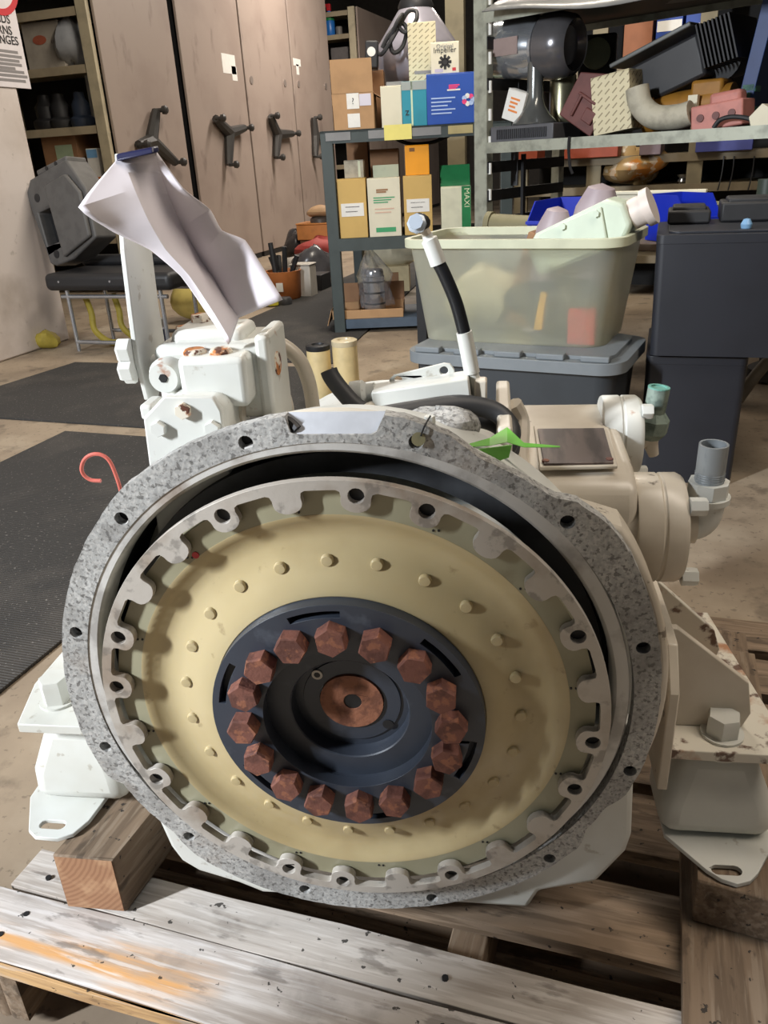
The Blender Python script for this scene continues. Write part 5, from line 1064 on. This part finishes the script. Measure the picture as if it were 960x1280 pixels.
# black storage boxes
def blackbox(label, x0, x1, y0, y1, z0, h, lidh=.0):
    o = thing('storage_box', label, 'box', ((x0 + x1) / 2, (y0 + y1) / 2, z0), group='black storage boxes'); w, d = x1 - x0, y1 - y0
    shell(w * .965, d * .965, w * .995, d * .995, h - .02, .02, .004).build('tub', DKPLASTIC, o)
    MB().prism(rrect(w, d, .02), h - .022, h, axis='z').build('lid', DKPLASTIC, o, bevel=.006, seg=3)
    MB().prism(rrect(w * .86, d * .86, .03), h, h + .006, axis='z').build('lid_panel', DKPLASTIC, o, bevel=.003); return o
blackbox('black plastic storage box on the floor, lower of the pair', -.014, .245, 2.27, 2.66, 0, .365)
blackbox('black plastic storage box stacked on another, upper of the pair', -.012, .40, 2.24, 2.63, .372, .308)
for px, py, w, h, lb in ((860, 275, .11, .035, 'flat black battery cover on the upper storage box'), (935, 270, .16, .05, 'black plastic tray on the upper storage box')):
    q = at(px, py, z=.69); ob = MB().box((0, 0, h / 2), (w, .16, h)).box((0, 0, h), (w * .8, .12, .02)).build('plastic_cover', BLACK, bevel=.006); ob.location = (q.x, 2.50 + (.03 if px < 900 else .06), .6865); tag(ob, lb, 'cover')
q = at(905, 279, z=.70); ob = MB().lathe([(.012, 0), (.014, .01), (.008, .022), (0, .024)], (0, 0, 0), (0, 0, 1), 12).build('blue_cap', simple('cap_blue', (120, 160, 196), .4)); ob.location = (.20, 2.30, .6865); tag(ob, 'small pale blue cap on the upper black storage box', 'cap')
# dark parts on the floor past the boxes
for px, py, r, lb in ((930, 490, .05, 'bent rusty pipe lying on the floor past the lower black box'),):
    q = at(935, 520, z=0); ob = MB().tube([(-.05, 0, .03), (0, .05, .10), (.06, .12, .16), (.10, .2, .16)], .022, 12).build('bent_pipe', simple('dirty_pipe', (110, 100, 84), .6)); ob.location = (q.x + .02, q.y + .1, 0); tag(ob, lb, 'pipe')
q = at(955, 500, z=0); ob = MB().lathe([(.07, 0), (.10, .01), (.10, .05), (.06, .07), (.06, .14), (0, .14)], (0, 0, 0), (0, 0, 1), 20).build('wheel_hub', simple('hub_black', (40, 38, 36), .6)); ob.location = (q.x + .06, q.y + .3, 0); tag(ob, 'black wheel hub on the floor behind the bent pipe', 'machine part')

# ------------------------------------------------------------------ vinyl bench by the white wall with a grey cover on it
VF = Frame((-3.12, 3.62), 0.0); VW = .78; VD = .42; VZ = .33
vb_ = thing('vinyl_bench', 'black vinyl padded bench on a chrome tube frame beside the white wall', 'bench', (-3.12 + VW / 2, 3.62 + VD / 2, 0))
def vp(mb, nm, mt, **k): o = mb.build(nm, mt, vb_, **k); o.location = (-VW / 2, -VD / 2, 0); return o
vp(MB().box((VW / 2, VD / 2, VZ + .045), (VW, VD, .09)), 'seat_pad', VINYL, bevel=.03, seg=4)
vp(MB().box((VW / 2, VD - .05, VZ + .115), (VW, .08, .06)), 'back_roll', VINYL, bevel=.025, seg=4)
for x in (.10, .42, .68): vp(MB().cyl((x, -.003, VZ + .05), (x, .01, VZ + .05), .006, n=8), 'stud', CHROME)
for x in (.10, VW - .10):
    for y in (.05, VD - .05): vp(MB().cyl((x, y, 0), (x, y, VZ), .011, n=12), 'leg', CHROME)
for y in (.05, VD - .05):
    vp(MB().cyl((.06, y, VZ - .035), (VW - .06, y, VZ - .035), .011, n=12), 'top_rail', CHROME); vp(MB().cyl((.10, y, .05), (VW - .10, y, .05), .011, n=12), 'foot_rail', CHROME)
# grey machine cover leaning on the bench
gc = thing('machine_cover', 'grey cast machine cover propped up on the black vinyl bench', 'machine part', (-2.99, 3.80, VZ + .145), rot=(math.radians(-6), math.radians(-14), math.radians(-12)))
MB().prism([(-.20, .02), (-.16, 0), (.0, .0), (.22, .06), (.24, .30), (.15, .47), (-.18, .46), (-.24, .40)], -.05, .09, [[(-.185, .11), (-.075, .11), (-.075, .29), (-.185, .29)]]).build('cover_shell', GREYCAST, gc, bevel=.012, seg=3)
MB().prism([(-.05, .02), (.20, .07), (.215, .29), (.14, .40), (-.05, .39)], -.075, -.05).build('raised_panel', GREYCAST, gc, bevel=.010)
MB().box((-.13, .03, .20), (.108, .02, .178)).build('dark_window', DKMETAL, gc)
for x, z in ((-.155, .36), (-.125, .055)): MB().cyl((x, -.052, z), (x, -.03, z), .022, n=16).build('hole', DKMETAL, gc)
MB().box((.02, .02, .475), (.26, .13, .03)).build('top_flange', GREYCAST, gc, bevel=.008)
for x in (-.02, .06): MB().cyl((x, -.047, .475), (x, -.03, .475), .012, n=12).build('flange_hole', DKMETAL, gc)
# straps and bags under and behind it
for i, (px, py, lb) in enumerate(((120, 405, 'twisted yellow webbing strap hanging under the vinyl bench'), (140, 400, 'yellow lifting strap bunched under the vinyl bench'))):
    q = at(px, py, y=3.82); ob = MB().tube([Vector((0, 0, .27)), Vector((.01, .02, .18)), Vector((.03, -.02, .09)), Vector((.10, .01, .022)), Vector((.19, .0, .022))], .020, 8).build('lifting_strap', YELLOWF); ob.location = (q.x - .02, 3.80 + .1 * i, 0); ob.scale = (1, .6, 1); tag(ob, lb, 'strap')
for x, y, r, h, lb, mt in ((-2.62, 3.80, .07, .14, 'dark blue jug under the vinyl bench', simple('jug_navy', (50, 56, 92), .5)), (-2.72, 3.92, .08, .18, 'pale grey jug under the vinyl bench', simple('jug_grey', (160, 160, 158), .5))):
    ob = MB().lathe([(r, 0), (r * 1.05, .02), (r * 1.05, h * .7), (r * .4, h * .92), (r * .4, h), (0, h)], (0, 0, 0), (0, 0, 1), 20).build('plastic_jug', mt); ob.location = (x, y, 0); tag(ob, lb, 'jug')
q = at(82, 425, z=0); ob = MB().blob((0, 0, .05), (.07, .06, .05), 41, .12).build('sponge_lump', YELLOWF); ob.location = (q.x + .05, 3.72, 0); tag(ob, 'dull yellow sponge lump on the floor beside the bench leg', 'sponge')
q = at(232, 398, z=0); ob = MB().blob((0, 0, .15), (.23, .17, .14), 43, .10, 20).build('stuffed_sack', YELLOWC); ob.location = (-2.72, 4.55, 0); tag(ob, 'pale yellow stuffed sack on the floor behind the vinyl bench', 'sack')

# ------------------------------------------------------------------ junk pile along the cabinets
def pile(mb, name, label, cat, mat, px, py, z=0.0, dy=0.0, rz=0.0, **k):
    q = at(px, py, z=0); o = mb.build(name, mat, **k); o.location = (q.x, q.y + dy, z); o.rotation_euler = (0, 0, rz); return tag(o, label, cat)
pt = thing('tool_pot', 'orange-brown pot stuffed with dark tools at the front of the junk pile', 'pot', tuple(at(357, 374, z=0)))
MB().lathe([(.10, 0), (.115, .02), (.125, .19), (.13, .20), (.115, .20), (.105, .03), (0, .03)], (0, 0, 0), (0, 0, 1), 24).build('pot', TERRA, pt); MB().box((.02, -.119, .10), (.05, .006, .06)).build('label_sticker', WHITEP, pt)
rd = random.Random(8)
for k in range(7): MB().cyl((rd.uniform(-.05, .05), rd.uniform(-.05, .05), .04), (rd.uniform(-.14, .14), rd.uniform(-.1, .1), .28 + rd.uniform(0, .12)), .018, n=8).build('tool', DKMETAL, pt)
pile(MB().box((0, 0, .11), (.15, .12, .22)).box((0, 0, .225), (.16, .13, .012)), 'white_canister', 'square white canister beside the tool pot', 'canister', simple('off_white', (196, 190, 180), .5), 382, 370, bevel=.01)
pile(MB().box((0, 0, .06), (.14, .2, .12)), 'black_tray', 'dark metal block beside the square white canister', 'machine part', DKMETAL, 398, 362, bevel=.006)
q = at(400, 350, z=0); PY = q.y
def heap(mb, name, label, cat, mat, px, py, dy, **k):
    c = at(px, py, y=PY + dy); o = mb.build(name, mat, **k); o.location = c; return tag(o, label, cat)
heap(MB().blob((0, 0, 0), (.20, .16, .16), 50, .12, 20), 'plastic_bag', 'charcoal crumpled plastic bag in the junk pile under the red cloth', 'bag', simple('charcoal_bag', (74, 72, 74), .25, 0, .4, 20), 394, 334, .20)
heap(MB().blob((0, 0, 0), (.13, .14, .12), 51, .12, 20), 'plastic_bag', 'black crumpled plastic bag in the junk pile beside the charcoal one', 'bag', simple('bin_bag', (52, 50, 52), .25, 0, .4, 20), 372, 305, .75)
heap(MB().blob((0, 0, 0), (.14, .12, .09), 52, .12, 20), 'wrapper', 'pale crumpled wrapper in the junk pile behind the tool pot', 'wrapper', simple('pale_wrap', (164, 158, 150), .4), 372, 334, .30)
heap(MB().blob((0, 0, 0), (.17, .16, .10), 53, .13, 20), 'cloth_bundle', 'red cloth bundle on the junk pile under the orange-brown box', 'cloth', simple('red_cloth', (160, 60, 54), .7), 398, 312, .50)
ob = heap(MB().box((0, 0, .0), (.30, .24, .125)).box((0, 0, .07), (.31, .25, .014)), 'toolbox', 'orange-brown box high on the junk pile', 'box', simple('orange_box', (184, 120, 62), .5, 0, .3), 397, 289, .70, bevel=.02, seg=3)
MB().box((0, .02, -.25), (.28, .20, .36)).build('lower_box', KRAFTD, ob)
heap(MB().lathe([(.08, -.04), (.10, -.03), (.10, .02), (.08, .035), (0, .04)], (0, 0, 0), (0, 0, 1), 18), 'steel_pot', 'dull steel pot on top of the orange-brown box', 'pot', simple('dull_steel', (90, 84, 80), .4, .5), 402, 276, .70)
heap(MB().blob((0, 0, 0), (.14, .10, .05), 61, .1), 'cloth_roll', 'buff cloth roll on top of the steel pot', 'cloth', simple('buff_roll', (170, 136, 100), .7), 402, 264, .70)
for px, py, c, lb in ((362, 377, (60, 60, 62), 'black cap lying in front of the junk pile'), (347, 378, (196, 186, 60), 'yellow cap lying in front of the junk pile')):
    ob = MB().lathe([(.05, 0), (.05, .03), (.04, .045), (0, .045)], (0, 0, 0), (0, 0, 1), 14).build('bottle_cap', simple('cap_%d' % c[0], c, .5)); t = at(px, py, z=0); ob.location = (t.x + .03, t.y - .14, .0085); tag(ob, lb, 'cap')
